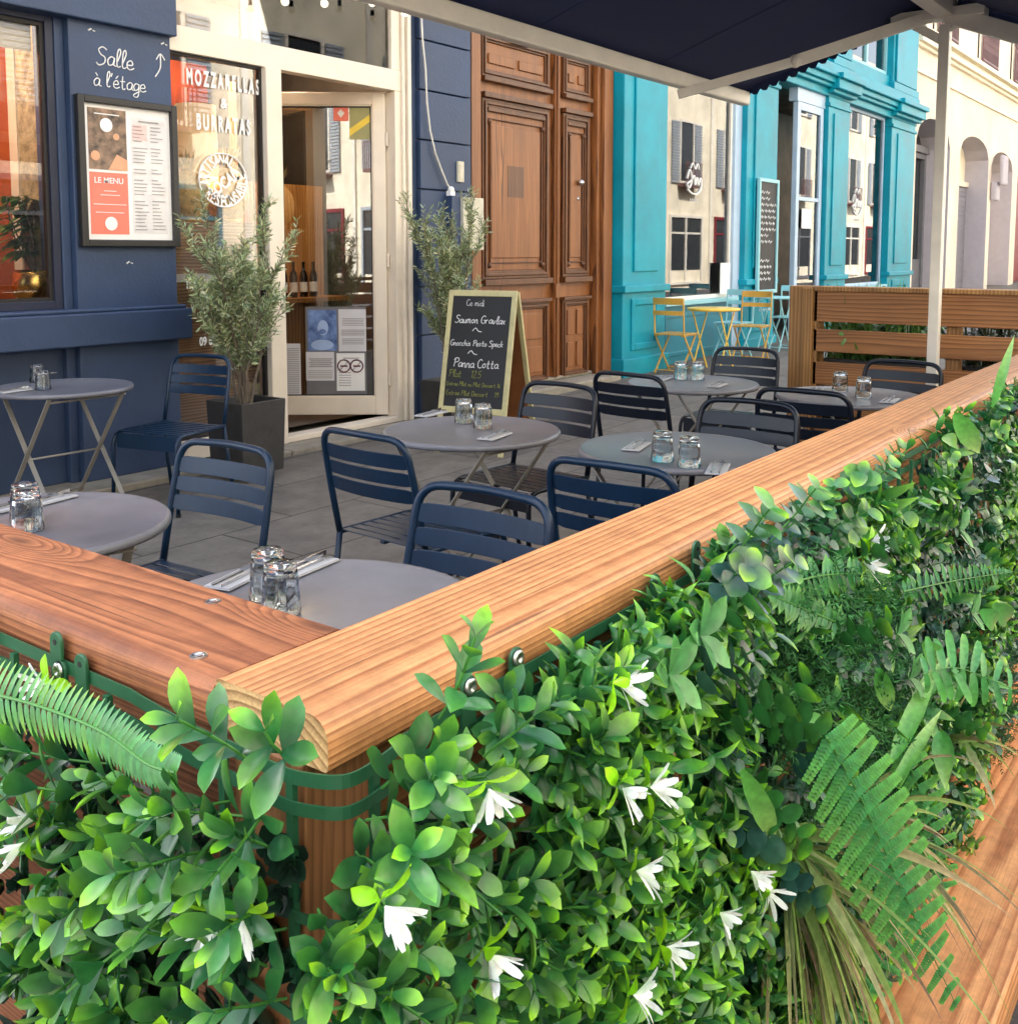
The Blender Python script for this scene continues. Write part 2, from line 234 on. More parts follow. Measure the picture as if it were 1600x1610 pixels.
# ------------------------------------------------------------------ mesh helpers
class MB:
    def __init__(s): s.v=[]; s.f=[]
    def add(s,vs,fs):
        o=len(s.v); s.v+= [tuple(x) for x in vs]; s.f+=[tuple(i+o for i in f) for f in fs]; return s
    def box(s,x0,x1,y0,y1,z0,z1):
        if x0>x1:x0,x1=x1,x0
        if y0>y1:y0,y1=y1,y0
        if z0>z1:z0,z1=z1,z0
        return s.add([(x0,y0,z0),(x1,y0,z0),(x1,y1,z0),(x0,y1,z0),(x0,y0,z1),(x1,y0,z1),(x1,y1,z1),(x0,y1,z1)],[(0,3,2,1),(4,5,6,7),(0,1,5,4),(1,2,6,5),(2,3,7,6),(3,0,4,7)])
    def mbox(s,mtx,sx,sy,sz):
        h=[(a*sx/2,b_*sy/2,c*sz/2) for c in(-1,1) for a,b_ in((-1,-1),(1,-1),(1,1),(-1,1))]
        return s.add([mtx@Vector(p) for p in h],[(0,3,2,1),(4,5,6,7),(0,1,5,4),(1,2,6,5),(2,3,7,6),(3,0,4,7)])
    def bar(s,p,q,w,t,up=(0,0,1)):
        p=Vector(p);q=Vector(q);d=q-p;z=d.normalized();u=Vector(up)
        if abs(z.dot(u))>.98:u=Vector((1,0,0))
        x=u.cross(z).normalized();y=z.cross(x)
        m=Matrix((x,y,z)).transposed().to_4x4(); m.translation=(p+q)/2
        return s.mbox(m,w,t,d.length)
    def tube(s,path,r,n=8,closed=False,cap=True,sx=1,sy=1):
        P=[Vector(p) for p in path]; k=len(P); rs=r if hasattr(r,'__len__') else [r]*k
        up=None; o=len(s.v); rings=[]
        for i,p in enumerate(P):
            a=P[i-1] if (i>0 or closed) else P[i]; c=P[(i+1)%k] if (i<k-1 or closed) else P[i]
            t=(c-a).normalized()
            if up is None:
                up=Vector((0,0,1)) if abs(t.z)<.9 else Vector((1,0,0))
            x=up.cross(t); x=x.normalized() if x.length>1e-6 else Vector((1,0,0)); y=t.cross(x).normalized(); up=y
            for j in range(n):
                an=2*PI*j/n; s.v.append(tuple(p+x*math.cos(an)*rs[i]*sx+y*math.sin(an)*rs[i]*sy))
        for i in range(k if closed else k-1):
            for j in range(n):
                a=o+i*n+j;b_=o+i*n+(j+1)%n;i2=(i+1)%k;c=o+i2*n+(j+1)%n;d=o+i2*n+j; s.f.append((a,b_,c,d))
        if cap and not closed:
            s.f.append(tuple(o+j for j in range(n))[::-1]); s.f.append(tuple(o+(k-1)*n+j for j in range(n)))
        return s
    def lathe(s,prof,c=(0,0,0),n=24,fac=None,capb=True,capt=True):
        o=len(s.v);k=len(prof)
        for i,(r,z) in enumerate(prof):
            for j in range(n):
                a=2*PI*j/n; rr=r*(fac(j,i) if fac else 1); s.v.append((c[0]+rr*math.cos(a),c[1]+rr*math.sin(a),c[2]+z))
        for i in range(k-1):
            for j in range(n): s.f.append((o+i*n+j,o+i*n+(j+1)%n,o+(i+1)*n+(j+1)%n,o+(i+1)*n+j))
        if capb: s.f.append(tuple(o+j for j in range(n))[::-1])
        if capt: s.f.append(tuple(o+(k-1)*n+j for j in range(n)))
        return s
    def prism(s,poly,axis,a,b_):
        """poly of 2D points extruded along an axis: 'y' gives (x,z) outlines, 'x' gives (y,z), 'z' gives (x,y)"""
        def P(p,t): return {'y':(p[0],t,p[1]),'x':(t,p[0],p[1]),'z':(p[0],p[1],t)}[axis]
        n=len(poly); return s.add([P(p,a) for p in poly]+[P(p,b_) for p in poly],[tuple(range(n))[::-1],tuple(range(n,2*n))]+[(i,(i+1)%n,n+(i+1)%n,n+i) for i in range(n)])
    def frame(s,x0,x1,z0,z1,w,y0,y1,wb=None,wt=None):
        wb=wb or w; wt=wt or w
        s.box(x0,x0+w,y0,y1,z0,z1); s.box(x1-w,x1,y0,y1,z0,z1); s.box(x0+w,x1-w,y0,y1,z0,z0+wb); s.box(x0+w,x1-w,y0,y1,z1-wt,z1); return s
    def sphere(s,c,r,n=10,m=8,sz=1):
        return s.lathe([(max(1e-4,r*math.sin(PI*i/m)),-r*sz*math.cos(PI*i/m)) for i in range(m+1)],c,n)
    def xf(s,mtx): s.v=[tuple(mtx@Vector(p)) for p in s.v]; return s
    def build(s,name,m,parent=None,smooth=False,bevel=0,label=None):
        me=bpy.data.meshes.new(name); me.from_pydata(s.v,[],s.f); me.update()
        me.materials.append(m if not isinstance(m,str) else M[m])
        if smooth: me.shade_smooth()
        o=bpy.data.objects.new(name,me); col.objects.link(o)
        if bevel:
            bv=o.modifiers.new('bevel','BEVEL'); bv.width=bevel; bv.segments=2; bv.limit_method='ANGLE'; bv.angle_limit=R(40)
        if smooth=='auto' :
            pass
        if parent: o.parent=parent
        if label:o['label']=label
        return o
def thing(name,label,cat,loc=(0,0,0),rz=0,group=None):
    o=bpy.data.objects.new(name,None); o.empty_display_size=.1; col.objects.link(o); o.location=loc; o.rotation_euler=(0,0,rz)
    o['label']=label; o['category']=cat
    if group:o['group']=group
    return o
def tag(o,label,cat,group=None):
    o['label']=label;o['category']=cat
    if group:o['group']=group
    return o
def struct(o): o['kind']='structure'; return o
def copy_tree(o,parent=None):
    c=o.copy(); col.objects.link(c); c.parent=parent
    for ch in list(o.children): copy_tree(ch,c)
    return c
def place(proto,used,loc,rz,label,group=None):
    o=copy_tree(proto) if used[0] else proto
    used[0]=True; o.location=loc; o.rotation_euler=(0,0,rz); o['label']=label
    if group:o['group']=group
    return o
def text_mesh(txt,size,depth=.002,off=0,sx=1,align='CENTER'):
    cu=bpy.data.curves.new('t','FONT'); cu.body=txt; cu.size=size; cu.extrude=depth/2; cu.offset=off; cu.align_x=align; cu.resolution_u=4
    t=bpy.data.objects.new('t',cu); col.objects.link(t); bpy.context.view_layer.update()
    me=bpy.data.meshes.new_from_object(t); vs=[(v.co.x*sx,v.co.y,v.co.z) for v in me.vertices]; fs=[tuple(p.vertices) for p in me.polygons]
    bpy.data.objects.remove(t); bpy.data.curves.remove(cu); bpy.data.meshes.remove(me)
    return vs,fs
def wall_frame(x,y,z): return Matrix(((1,0,0,x),(0,0,-1,y),(0,1,0,z),(0,0,0,1)))   # text written on a wall that faces -Y
def put_text(mb,txt,mtx,size,**k):
    vs,fs=text_mesh(txt,size,**k); mb.add([mtx@Vector(v) for v in vs],fs)
# one-stroke handwriting, hand-drawn letter by letter
G={'a':'.45,.42 .25,.5 .05,.3 .12,.03 .35,.1 .45,.42 .43,.08 .58,.02','b':'.08,1 .08,.05 .35,.02 .45,.3 .28,.48 .08,.35','c':'.42,.4 .22,.5 .05,.25 .2,.0 .45,.08','d':'.45,.42 .22,.48 .05,.25 .2,.0 .42,.2 .46,1|.46,1 .46,.05 .58,.02',
'e':'.06,.24 .4,.28 .3,.5 .08,.38 .08,.1 .28,0 .5,.1','f':'.4,.95 .22,.9 .2,0|.05,.48 .38,.48','g':'.42,.42 .2,.48 .05,.25 .2,.02 .42,.2 .44,.45 .42,-.3 .2,-.42 .05,-.3 .3,-.12 .55,.0','h':'.06,1 .06,0|.06,.3 .25,.5 .38,.35 .38,.0','i':'.1,.48 .1,.05 .22,.02|.11,.7 .13,.74','k':'.06,1 .06,0|.4,.48 .08,.22 .42,0',
'l':'.1,.2 .3,.75 .24,1 .12,.8 .12,.1 .25,0 .34,.06','m':'.05,.48 .06,0|.06,.35 .2,.5 .27,.3 .28,0|.28,.35 .42,.5 .5,.3 .52,.0 .6,.02','n':'.05,.48 .06,0|.06,.33 .24,.5 .36,.33 .37,.02 .48,.03','o':'.25,.48 .05,.28 .2,0 .42,.18 .32,.46 .2,.46','p':'.08,.48 .06,-.4|.08,.38 .3,.5 .42,.28 .25,.02 .08,.1','r':'.05,.48 .07,0|.07,.3 .2,.48 .34,.44','s':'.36,.42 .15,.48 .12,.32 .34,.18 .28,.02 .05,.06',
't':'.2,.85 .2,.1 .32,0 .42,.06|.04,.5 .38,.52','u':'.05,.48 .08,.08 .28,.04 .38,.3 .4,.48 .4,.06 .52,.02','v':'.04,.48 .2,0 .4,.48','x':'.04,.48 .4,0|.4,.48 .04,0','z':'.05,.48 .4,.48 .06,0 .44,.02','S':'.6,.88 .35,1 .12,.85 .25,.6 .52,.45 .5,.15 .2,0 .02,.12','G':'.6,.85 .35,1 .08,.7 .1,.2 .35,0 .58,.15 .58,.42 .38,.42','P':'.15,.95 .1,0|.0,.75 .2,.98 .55,.92 .55,.6 .14,.48','C':'.55,.85 .3,.98 .08,.65 .12,.2 .35,0 .6,.12','E':'.5,.92 .2,.95 .12,.6 .35,.52|.2,.5 .06,.25 .2,0 .52,.08','D':'.1,.95 .08,0 .45,.1 .55,.55 .35,.92 .02,.95',
'1':'.05,.75 .22,.95 .18,0','2':'.06,.8 .25,.95 .4,.75 .05,.02 .45,.02','5':'.42,.95 .12,.92 .1,.55 .38,.5 .35,.08 .05,.05','6':'.38,.9 .1,.5 .12,.05 .38,.08 .36,.4 .12,.35','9':'.4,.7 .15,.6 .12,.9 .38,.92 .4,.6 .3,0','.':'.1,0 .14,.03',',':'.12,.05 .06,-.12','~':'.0,.3 .25,.55 .55,.3 .85,.25',"'":'.12,.95 .06,.72','à':'.45,.42 .25,.5 .05,.3 .12,.03 .35,.1 .45,.42 .43,.08 .58,.02|.12,.85 .28,.66','é':'.06,.24 .4,.28 .3,.5 .08,.38 .08,.1 .28,0 .5,.1|.2,.62 .36,.82','^':'.3,-.2 .55,.3 .5,.95|.28,.68 .5,1 .78,.72'}
GW={'m':.66,'S':.66,'G':.66,'P':.62,'C':.62,'D':.62,'E':.58,'i':.26,'.':.22,',':.22,"'":.2,'1':.36,' ':.36,'l':.34,'~':.9,'^':.8}
def catmull(p,k=5):
    if len(p)<3: return p
    q=[p[0]]+p+[p[-1]]; out=[]
    for i in range(1,len(q)-2):
        a,b_,c,d=[Vector((x[0],x[1])) for x in q[i-1:i+3]]
        for j in range(k):
            t=j/k; v=.5*((2*b_)+(c-a)*t+(2*a-5*b_+4*c-d)*t*t+(3*b_-a-3*c+d)*t**3); out.append((v.x,v.y))
    out.append(tuple(p[-1])); return out
def handwrite(mb,txt,mtx,h,r,center=False,slant=.12,jit=.03):
    rr=random.Random(txt); x=0; sts=[]
    for ch in txt:
        if ch in G:
            dy=rr.uniform(-jit,jit)
            for st in G[ch].split('|'):
                pts=[tuple(map(float,q.split(','))) for q in st.split()]
                sts.append([((px_+x)+slant*py_,py_+dy) for px_,py_ in catmull(pts)])
        x+=GW.get(ch,.5)
    off=x/2 if center else 0
    for s in sts: mb.tube([mtx@Vector(((a-off)*h,b_*h,0)) for a,b_ in s],r,5,sy=1)

# ================================================================== THE SETTING
def gz(x): return max(0,(x-6.5)*.022)
mb=MB(); mb.box(-60,120,-60,60,-.5,-.16); struct(mb.build('road','asphalt'))
mb=MB(); xs=[-8,6.5,12,30,60]
vs=[];fs=[]
for x in xs: vs+=[(x,.60,gz(x)-.001),(x,YF-.28,gz(x)),(x,YF-.28,gz(x)+.001),(x,12,gz(x)+.001),(x,.60,gz(x)-.3)]
for i in range(len(xs)-1):
    a=i*5;b_=a+5; fs+=[(a,b_,b_+1,a+1),(a+2,b_+2,b_+3,a+3),(a+4,b_+4,b_,a)]
mb.add(vs,fs); struct(mb.build('pavement','paving'))
# worn stone kerb strip along the shop front, with the doorstep slab
mb=MB()
xk=[-3,-1.2,.4,1.9,3.1,4.15]
for a,b_ in zip(xk[:-1],xk[1:]): mb.box(a+.004,b_-.004,YF-.24,YF+.3,-.1,.045)
for a,b_ in ((4.15,4.95),(4.95,6.55),(6.55,7.2)): mb.box(a+.004,b_-.004,YF-.22,YF+.3,-.1,.04)
struct(mb.build('kerb_strip','stone_step',bevel=.012))
mb=MB(); mb.box(7.36,9.75,YF-.16,YF+.5,-.1,.13); mb.box(7.5,9.6,YF+.12,YF+.5,.13,.17); struct(mb.build('stone_doorstep','stone_step',bevel=.02))

# ------------------------------------------------------------------ the restaurant
B=thing('restaurant_building','navy painted restaurant front with cream door frame and glowing wooden interior','building',(4,YF,0))
def bp(mb,name,m,parent=B,**k):
    o=mb.build(name,m,None,**k); o.parent=parent; o.matrix_parent_inverse=Matrix.Translation(parent.location).inverted() if parent.type=='EMPTY' else Matrix.Identity(4); return o
XL=FX(97); XP0=FX(120); XP1=FX(277); zF=FZ(277,57,YF-.06)
mb=MB(); mb.box(XP0,XP1,YF,YF+.30,.045,zF+.05)                         # pier
mb.box(XL+.035,XP0,YF+.05,YF+.30,.045,zF+.05)                         # window stile plane
mb.box(-3,XP0,YF+.10,YF+.30,.045,1.0)                                 # recessed wall below the window
mb.box(-3,XP1+.0,YF+.12,YF+.5,4.0,10.5); bp(mb,'wall','navy_wall',bevel=.006)
mb=MB(); mb.box(-3,XP1+.015,YF-.06,YF+.3,zF,4.6); mb.box(XP1+.015,7.2,YF-.06,YF+.3,3.62,4.6); bp(mb,'fascia','navy_wall',bevel=.008)
mb=MB(); mb.box(XP1,7.3,YF+.12,YF+.5,4.6,10.5); bp(mb,'upper_wall','beige')
zs1=FZ(285,480,YF-.09); zs0=FZ(285,533,YF-.09)
mb=MB(); mb.box(-3,XP1+.05,YF-.09,YF+.12,zs0,zs1-.02); mb.box(-3,XP1+.03,YF-.06,YF+.14,zs1-.02,zs1+.005); bp(mb,'window_sill','navy_wall',bevel=.01)
# left window
zt=FZ(97,38)
wf=MB(); wf.frame(1.2,XL+.033,zs1+.005,zt+.06,.05,YF+.06,YF+.14); wfo=bp(wf,'window_frame','navy_dark',bevel=.004)
wf=MB(); wf.frame(1.25,XL-.017,zs1+.055,zt+.01,.022,YF+.08,YF+.12); o=wf.build('window_bead','gasket',wfo)
pn=MB(); pn.box(1.27,XL-.039,YF+.098,YF+.104,zs1+.077,zt-.012); pn.build('window_pane','pane',wfo)
# room behind the shop front
mb=MB(); mb.add([(1,YF+.5,.05),(7.1,YF+.5,.05),(7.1,YF+4,.05),(1,YF+4,.05)],[(0,1,2,3)]); bp(mb,'floor','floor_in')
mb=MB(); mb.box(.9,7.1,YF+.32,YF+4,3.75,3.85); 
mb.box(4.3,7.0,YF+.9,YF+1.0,3.25,3.34); mb.box(4.3,7.0,YF+1.9,YF+2.0,3.25,3.34); bp(mb,'ceiling','ceil_in')
mb=MB(); mb.box(.9,7.2,YF+4,YF+4.1,0,3.8); mb.box(.8,.9,YF+.3,YF+4,0,3.8); mb.box(7.14,7.22,YF+.3,YF+4,0,3.8); bp(mb,'inner_wall','dark_in')
mb=MB(); mb.box(1.2,FX(34,YF+.9),YF+1.0,YF+1.1,.9,2.9); bp(mb,'inner_partition','orange_wall')
mb=MB(); mb.box(FX(34,YF+.9)+.001,FX(44,YF+.9),YF+.9,YF+1.1,.9,3.2); bp(mb,'inner_post','cream')
mb=MB(); mb.box(3.41,XP1-.02,YF+.302,YF+.52,.05,3.6); bp(mb,'stone_wall','stone_in')
mb=MB(); mb.box(1.3,XL-.05,YF+.16,YF+.17,FZ(50,72),FZ(50,20)); bp(mb,'roller_blind','cream')
mb=MB(); mb.box(1.2,XP0-.16,YF+.15,YF+.55,1.0,1.17); bp(mb,'inner_sill','floor_in')
# cream shop front: transom light, fixed window, mullion, doorway
zT0=FZ(450,110); zT1=zT0+.17; ztop=FZ(640,20)+.02
X0=XP1+.002; XM0=FX(424); XM1=FX(448); XJ0=FX(622); XJ1=FX(645)
mb=MB(); mb.box(X0,XJ1,YF+.02,YF+.12,zT0,zT1); mb.box(X0,XJ1,YF+.022,YF+.118,3.50,3.618); mb.box(XJ0,XJ1,YF+.024,YF+.116,zT1,3.50); mb.box(X0,X0+.05,YF+.024,YF+.116,zT1,3.5)
sf=bp(mb,'shopfront_frame','cream',bevel=.006)
mb=MB(); mb.box(XM0,XM1,YF+.0,YF+.13,.042,zT0-.001); bp(mb,'mullion','cream',bevel=.006)
mb=MB(); mb.box(XJ0+.03,XJ1,YF+.02,YF+.14,.042,zT0-.001); mb.box(XJ0+.10,XJ0+.13,YF-.005,YF+.02,.042,3.6); mb.box(XJ1-.03,XJ1+.01,YF-.02,YF+.02,.042,3.62); bp(mb,'door_jamb','cream',bevel=.005)
mb=MB(); mb.box(XM1+.001,XJ0+.03,YF+.02,YF+.16,.042,.085); bp(mb,'threshold','cream',bevel=.005)
mb=MB(); mb.box(X0+.05,XJ0,YF+.06,YF+.068,zT1+.001,3.50); bp(mb,'transom_pane','pane')
mb=MB(); mb.box(X0,XM0,YF+.03,YF+.11,.05,.19); bp(mb,'window_bottom_rail','cream',bevel=.004)
mb=MB(); mb.frame(X0,XM0,.19,zT0,.018,YF+.05,YF+.09); bp(mb,'window_bead','gasket')
mb=MB(); mb.box(X0+.018,XM0-.018,YF+.068,YF+.074,.208,zT0-.018); wp=bp(mb,'window_pane','pane')
# shelf wall behind the transom
mb=MB(); mb.box(X0,7.0,YF+.5,YF+.56,FZ(450,109,YF+.5)+.02,3.30)
bp(mb,'bulkhead','ceil_in')
# wooden window display
zD=FZ(340,349,YF+.2); XD1=FX(418,YF+.2)-.10
mb=MB(); mb.box(XP1+.0,XD1,YF+.2,YF+.75,.05,zD); bp(mb,'display_counter','plank_in',bevel=.004)
mb=MB(); mb.box(XP1,XD1,YF+.192,YF+.2,FZ(300,443,YF+.2),FZ(300,430,YF+.2)); bp(mb,'counter_strip','paper')
mb=MB(); mb.box(XP1,XM0+.1,YF+.80,YF+.86,2.45,2.9); bp(mb,'orange_header','orange_wall')
mb=MB(); mb.box(XP1,5.55,YF+1.16,YF+1.2,0.1,2.9); bp(mb,'back_panel','dark_in')
mb=MB(); mb.box(FX(404,YF+.12)-.01,XM0-.02,YF+.12,YF+.14,.2,2.72); ds=bp(mb,'display_strip','dark_in')
for i,(y,cc) in enumerate(((180,(.03,.30,.42)),(209,(.75,.60,.04)),(245,(.65,.06,.18)))):
    c=onY(413,y,YF+.112); mm=mat('round_sticker_%s'%['teal','yellow','pink'][i],cc,.5)
    mb=MB(); mb.prism([(c.x+.045*math.cos(t*PI/10),c.z+.045*math.sin(t*PI/10)) for t in range(20)],'y',YF+.112,YF+.119); mb.build('round_sticker',mm,ds)
# bottle shelf and orange wooden side inside the doorway
mb=MB(); mb.box(5.62,5.70,YF+1.25,YF+2.2,.05,2.9); mb.box(5.02,5.30,YF+2.6,YF+2.7,.05,3.2); bp(mb,'inner_pillar','orange_wood')
mb=MB(); mb.box(5.75,6.9,YF+1.15,YF+1.55,1.02,1.06); mb.box(5.75,6.9,YF+1.5,YF+1.55,.1,2.1); bp(mb,'bottle_shelf','orange_wood')
mb=MB(); mb.box(4.55,5.02,YF+1.5,YF+1.56,.05,3.0); mb.box(5.3,5.6,YF+2.0,YF+2.06,.05,3.0); bp(mb,'inner_panel','dark_in')
for i in range(7):
    b_=MB(); b_.lathe([(.037,0),(.038,.01),(.038,.19),(.030,.225),(.014,.25),(.014,.31),(.016,.312),(.016,.325)],(5.86+i*.12,YF+1.3,1.06),12)
    o=b_.build('wine_bottle','bottle',smooth=True); tag(o,'dark bottle with a white label in the row on the shelf behind the glass door','bottle','bottles on the shelf behind the door')
    lb=MB(); lb.lathe([(.0386,.05),(.0386,.14)],(5.86+i*.12,YF+1.3,1.06),12,capb=False,capt=False); lb.build('label','white',o,smooth=True)
# open door leaf, hinged on the right, swung inwards
hx,hy=XJ0+.02,YF+.12; ang=math.atan2(SY*0+math.sin(YAW+R(88)),0) 
dl=onY(444,395,YF+.12)
Wd=.98; th=PI-R(52)                      # direction of the leaf from its hinge
D=bpy.data.objects.new('door',None); col.objects.link(D); D.parent=B; D.matrix_parent_inverse=Matrix.Identity(4); D.location=(hx-4,hy-YF,0); D.rotation_euler=(0,0,th)
zb0,zb1=.10,zT0-.01
# local x runs from hinge to lock edge, local +y is the face seen from outside
mb=MB(); mb.frame(0,Wd,zb0,zb1,.105,-.03,.03,wb=.15,wt=.10); mb.frame(.105,Wd-.105,zb0+.15,zb1-.10,.012,-.022,.022); mb.build('door_frame','cream',D,bevel=.004)
mb=MB(); mb.frame(.117,Wd-.117,zb0+.162,zb1-.112,.010,-.016,.016); mb.build('door_gasket','gasket',D)
mb=MB(); mb.box(.127,Wd-.127,-.004,.004,zb0+.172,zb1-.122); mb.build('door_pane','pane_refl',D)
for z in (.35,1.35,2.35):
    mb=MB(); mb.tube([(-.012,.03,z),(-.012,.03,z+.11)],.011,8); mb.build('hinge','cream',D,smooth=False)
# note: seen from outside the leaf's local x points left, so flat things on it are mirrored back with the frame F
F=Matrix(((-1,0,0,0),(0,0,1,.012),(0,1,0,0),(0,0,0,1)))   # local (x right, y up) seen from outside
def leaf_rect(x0,x1,z0,z1,off,mb=None):
    mb=mb or MB(); mb.box(x0,x1,off,off+.002,z0,z1); return mb
# poster group: positions measured from the hinge, as fractions of the leaf
def dpx(px,py):
    # point on the leaf plane hit by the ray
    o=Vector((0,0,HC)); d=ray(px,py); n=Vector((-math.sin(th),math.cos(th),0)); t=(Vector((hx,hy,0))-o).dot(n)/d.dot(n); p=o+d*t
    return ((p-Vector((hx,hy,0))).dot(Vector((math.cos(th),math.sin(th),0))),p.z)
SG=1 if (Matrix.Rotation(th,3,'Z')@Vector((0,1,0))).y<0 else -1     # which side faces the street
def drect(name,px0,py0,px1,py1,m,lay,parent=None):
    a=dpx(px0,(py0)); b_=dpx(px1,py1); mb=MB(); y0=SG*(.006+.0022*lay); mb.box(a[0],b_[0],y0,y0+SG*.0014,a[1],b_[1]); return mb.build(name,m,parent or D)
po=drect('poster_board',480,482,577,630,'door_grey',0)
drect('portrait_poster',484,487,530,551,'blue_poster',1,po)
drect('notice_sheet',532,486,576,552,'paper',1,po); drect('notice_sheet',481,553,526,598,'paper',1,po); drect('notice_sheet',529,555,574,614,'white',1,po)
drect('notice_sheet',449,540,474,626,'paper',1)
# pale figure on the blue poster (head, mask, shoulders)
a=dpx(507,520); 
mb=MB(); y0=SG*.0112
def dell(px,py,rx,rz,n=18,half=False):
    c=dpx(px,py); return [(c[0]+rx*math.cos(2*PI*i/n),c[1]+rz*math.sin(2*PI*i/n)) for i in range(n)]
mb.prism(dell(508,515,.045,.065),'y',y0,y0+SG*.001); mb.prism(dell(507,542,.095,.045),'y',y0+SG*.0005,y0+SG*.0015); mb.build('poster_figure','blue_pale',po)
mb=MB(); mb.prism(dell(507,521,.032,.022),'y',y0+SG*.002,y0+SG*.003); mb.build('poster_figure','blue_poster',po)
mb=MB()
def dline(px0,px1,py,h=1.1,lay=2):
    a=dpx(px0,py);b_=dpx(px1,py+h); y=SG*(.006+.0022*lay); mb.box(a[0],b_[0],y,y+SG*.0008,a[1],b_[1])
for i in range(5): dline(538,572,500+i*2.6)
for i in range(4): dline(537,573,518+i*2.6)
for i in range(4): dline(538,572,532+i*2.6)
for i in range(5): dline(486+(i%2)*2,523-(i%2)*2,563+i*3,1.9)
for i in range(5): dline(484,523,582+i*2.8)
dline(540,565,562,1.5)
for i in range(6): dline(533,552,585+i*4)
for i in range(26): dline(452,471,547+i*2.9,1.2)
mb.build('print_lines','grey_print',po)
mb=MB()
for px in (541,561):
    c=dpx(px,575); r=.052; y=SG*.0108
    mb.tube([(c[0]+r*math.cos(2*PI*i/24),y,c[1]+r*math.sin(2*PI*i/24)) for i in range(24)],.006,6,closed=True)
    mb.bar((c[0]-.035,y,c[1]+.035),(c[0]+.035,y,c[1]-.035),.004,.009,up=(0,1,0))
    mb.box(c[0]-.03,c[0]+.03,y,y+SG*.001,c[1]-.008,c[1]+.006)
mb.build('no_smoking_sign',mat('sign_ring',(.10,.02,.04),.5),po)
st=drect('door_sticker',524,168,548,190,'red',1); a=dpx(536,178)
mb=MB(); mb.prism([(a[0]-.03,a[1]),(a[0],a[1]+.035),(a[0]+.03,a[1]),(a[0],a[1]-.035)],'y',SG*.0105,SG*.0115); mb.build('sticker_mark','white',st)
s2=drect('door_sticker',549,168,588,219,mat('olive_print',(.30,.29,.12),.5),1)
a=dpx(550,214);b2=dpx(587,176); mb=MB(); wv=(b2[0]-a[0])*.22
mb.prism([(a[0],a[1]),(a[0],a[1]+.06),(b2[0],b2[1]+.0),(b2[0],b2[1]-.06)],'y',SG*.0105,SG*.0115); mb.build('sticker_band',mat('yellow_print',(.75,.55,.05),.5),s2)
# lettering on the fixed window
def glass_text(name,txt,px,py,hpx,sx,off=.0,m='white',Y=YF+.062,parent=wp,rot=0):
    mb=MB(); c=onY(px,py,Y); h=hpx*(c-Vector((0,0,HC))).dot(Vector((CY,SY,0)))/1614
    mtx=wall_frame(c.x,Y,c.z)@Matrix.Rotation(rot,4,'Z'); put_text(mb,txt,mtx@Matrix.Translation((0,-h*.5,0)),h*1.42,sx=sx,off=off,depth=.001); return mb.build(name,m,parent)
glass_text('lettering','M O Z Z A R E L L A S',352,128,22,.46,.006)
glass_text('lettering','&',352,162,15,.95,.003)
glass_text('lettering','B U R R A T A S',352,195,23,.46,.006)
c=onY(351,283,YF+.06); k=(c-Vector((0,0,HC))).dot(Vector((CY,SY,0)))/1610; Rr=36.5*k/ .80
mb=MB(); Rz=41*k
def ell(r,t): return Vector((c.x+r*Rr*math.cos(t),YF+.060,c.z+r*Rz*math.sin(t)))
mb.tube([ell(1,2*PI*i/40) for i in range(40)],.006,6,closed=True); mb.build('round_seal','white',wp)
mb=MB()
def arc_text(txt,a0,a1,r,h,flip):
    for i,ch in enumerate(txt):
        t=R(a0+(a1-a0)*i/(len(txt)-1)); p=ell(r,t); rot=t-PI/2 if not flip else t+PI/2
        put_text(mb,ch,wall_frame(p.x,YF+.06,p.z)@Matrix.Rotation(rot,4,'Z')@Matrix.Translation((0,-h*.35,0)),h,sx=.6,off=.004,depth=.001)
arc_text('ARTISANAL',188,62,.77,.115,False); arc_text('RESPONSABLE',222,372,.79,.115,True)
put_text(mb,'LOCAL',wall_frame(c.x,YF+.06,c.z-.02)@Matrix.Rotation(R(33),4,'Z')@Matrix.Translation((0,-.04,0)),.115,sx=.75,off=.005,depth=.001)
mb.build('seal_lettering','white',wp)
glass_text('lettering','HORAIRES',313,446,13,.55,.003); glass_text('lettering','DE',323,473,14,.5,.003); glass_text('lettering','11',322,497,13,.5,.003); glass_text('lettering','A',330,514,10,.6,.002)
glass_text('lettering','09 67 22',334,535,13,.75,.003)
# menu case
mc=thing('menu_case','black framed wall case with coral and white menu sheets on navy pier','menu case',(3.8,YF,1.9))
xa,xb=FX(124),FX(278); za,zb=FZ(200,388),FZ(200,158)
mb=MB(); mb.frame(xa,xb,za,zb,.045,YF-.05,YF-.002); bp(mb,'case_frame','black',mc,bevel=.006)
mb=MB(); mb.box(xa+.045,xb-.045,YF-.02,YF-.006,za+.045,zb-.045); bp(mb,'backing_sheet','white',mc)
xw=xb-xa-.09; xa1=xa+.045; zh=zb-za-.09; za1=za+.045
def mr(u0,u1,v0,v1,lay,m,name,mb=None):
    mb=MB(); mb.box(xa1+u0*xw,xa1+u1*xw,YF-.0215-.0015*lay,YF-.0205-.0015*lay,za1+v0*zh,za1+v1*zh); return bp(mb,name,m,mc)
mr(.05,.48,.52,.97,0,mat('food_photo_print',(.05,.045,.045),.5,var=.6,scale=14,c2=(.42,.27,.18)),'photo_print')
mr(.05,.48,.04,.50,0,'red','coral_panel'); mr(.53,.94,.05,.93,0,mat('menu_sheet',(.72,.70,.70),.6),'menu_sheet'); mr(.55,.72,.76,.88,1,'pink','pink_box')
mb=MB()
def ml(u0,u1,v,h=.006): mb.box(xa1+u0*xw,xa1+u1*xw,YF-.0265,YF-.0255,za1+v*zh,za1+(v+h)*zh)
rr=random.Random(3)
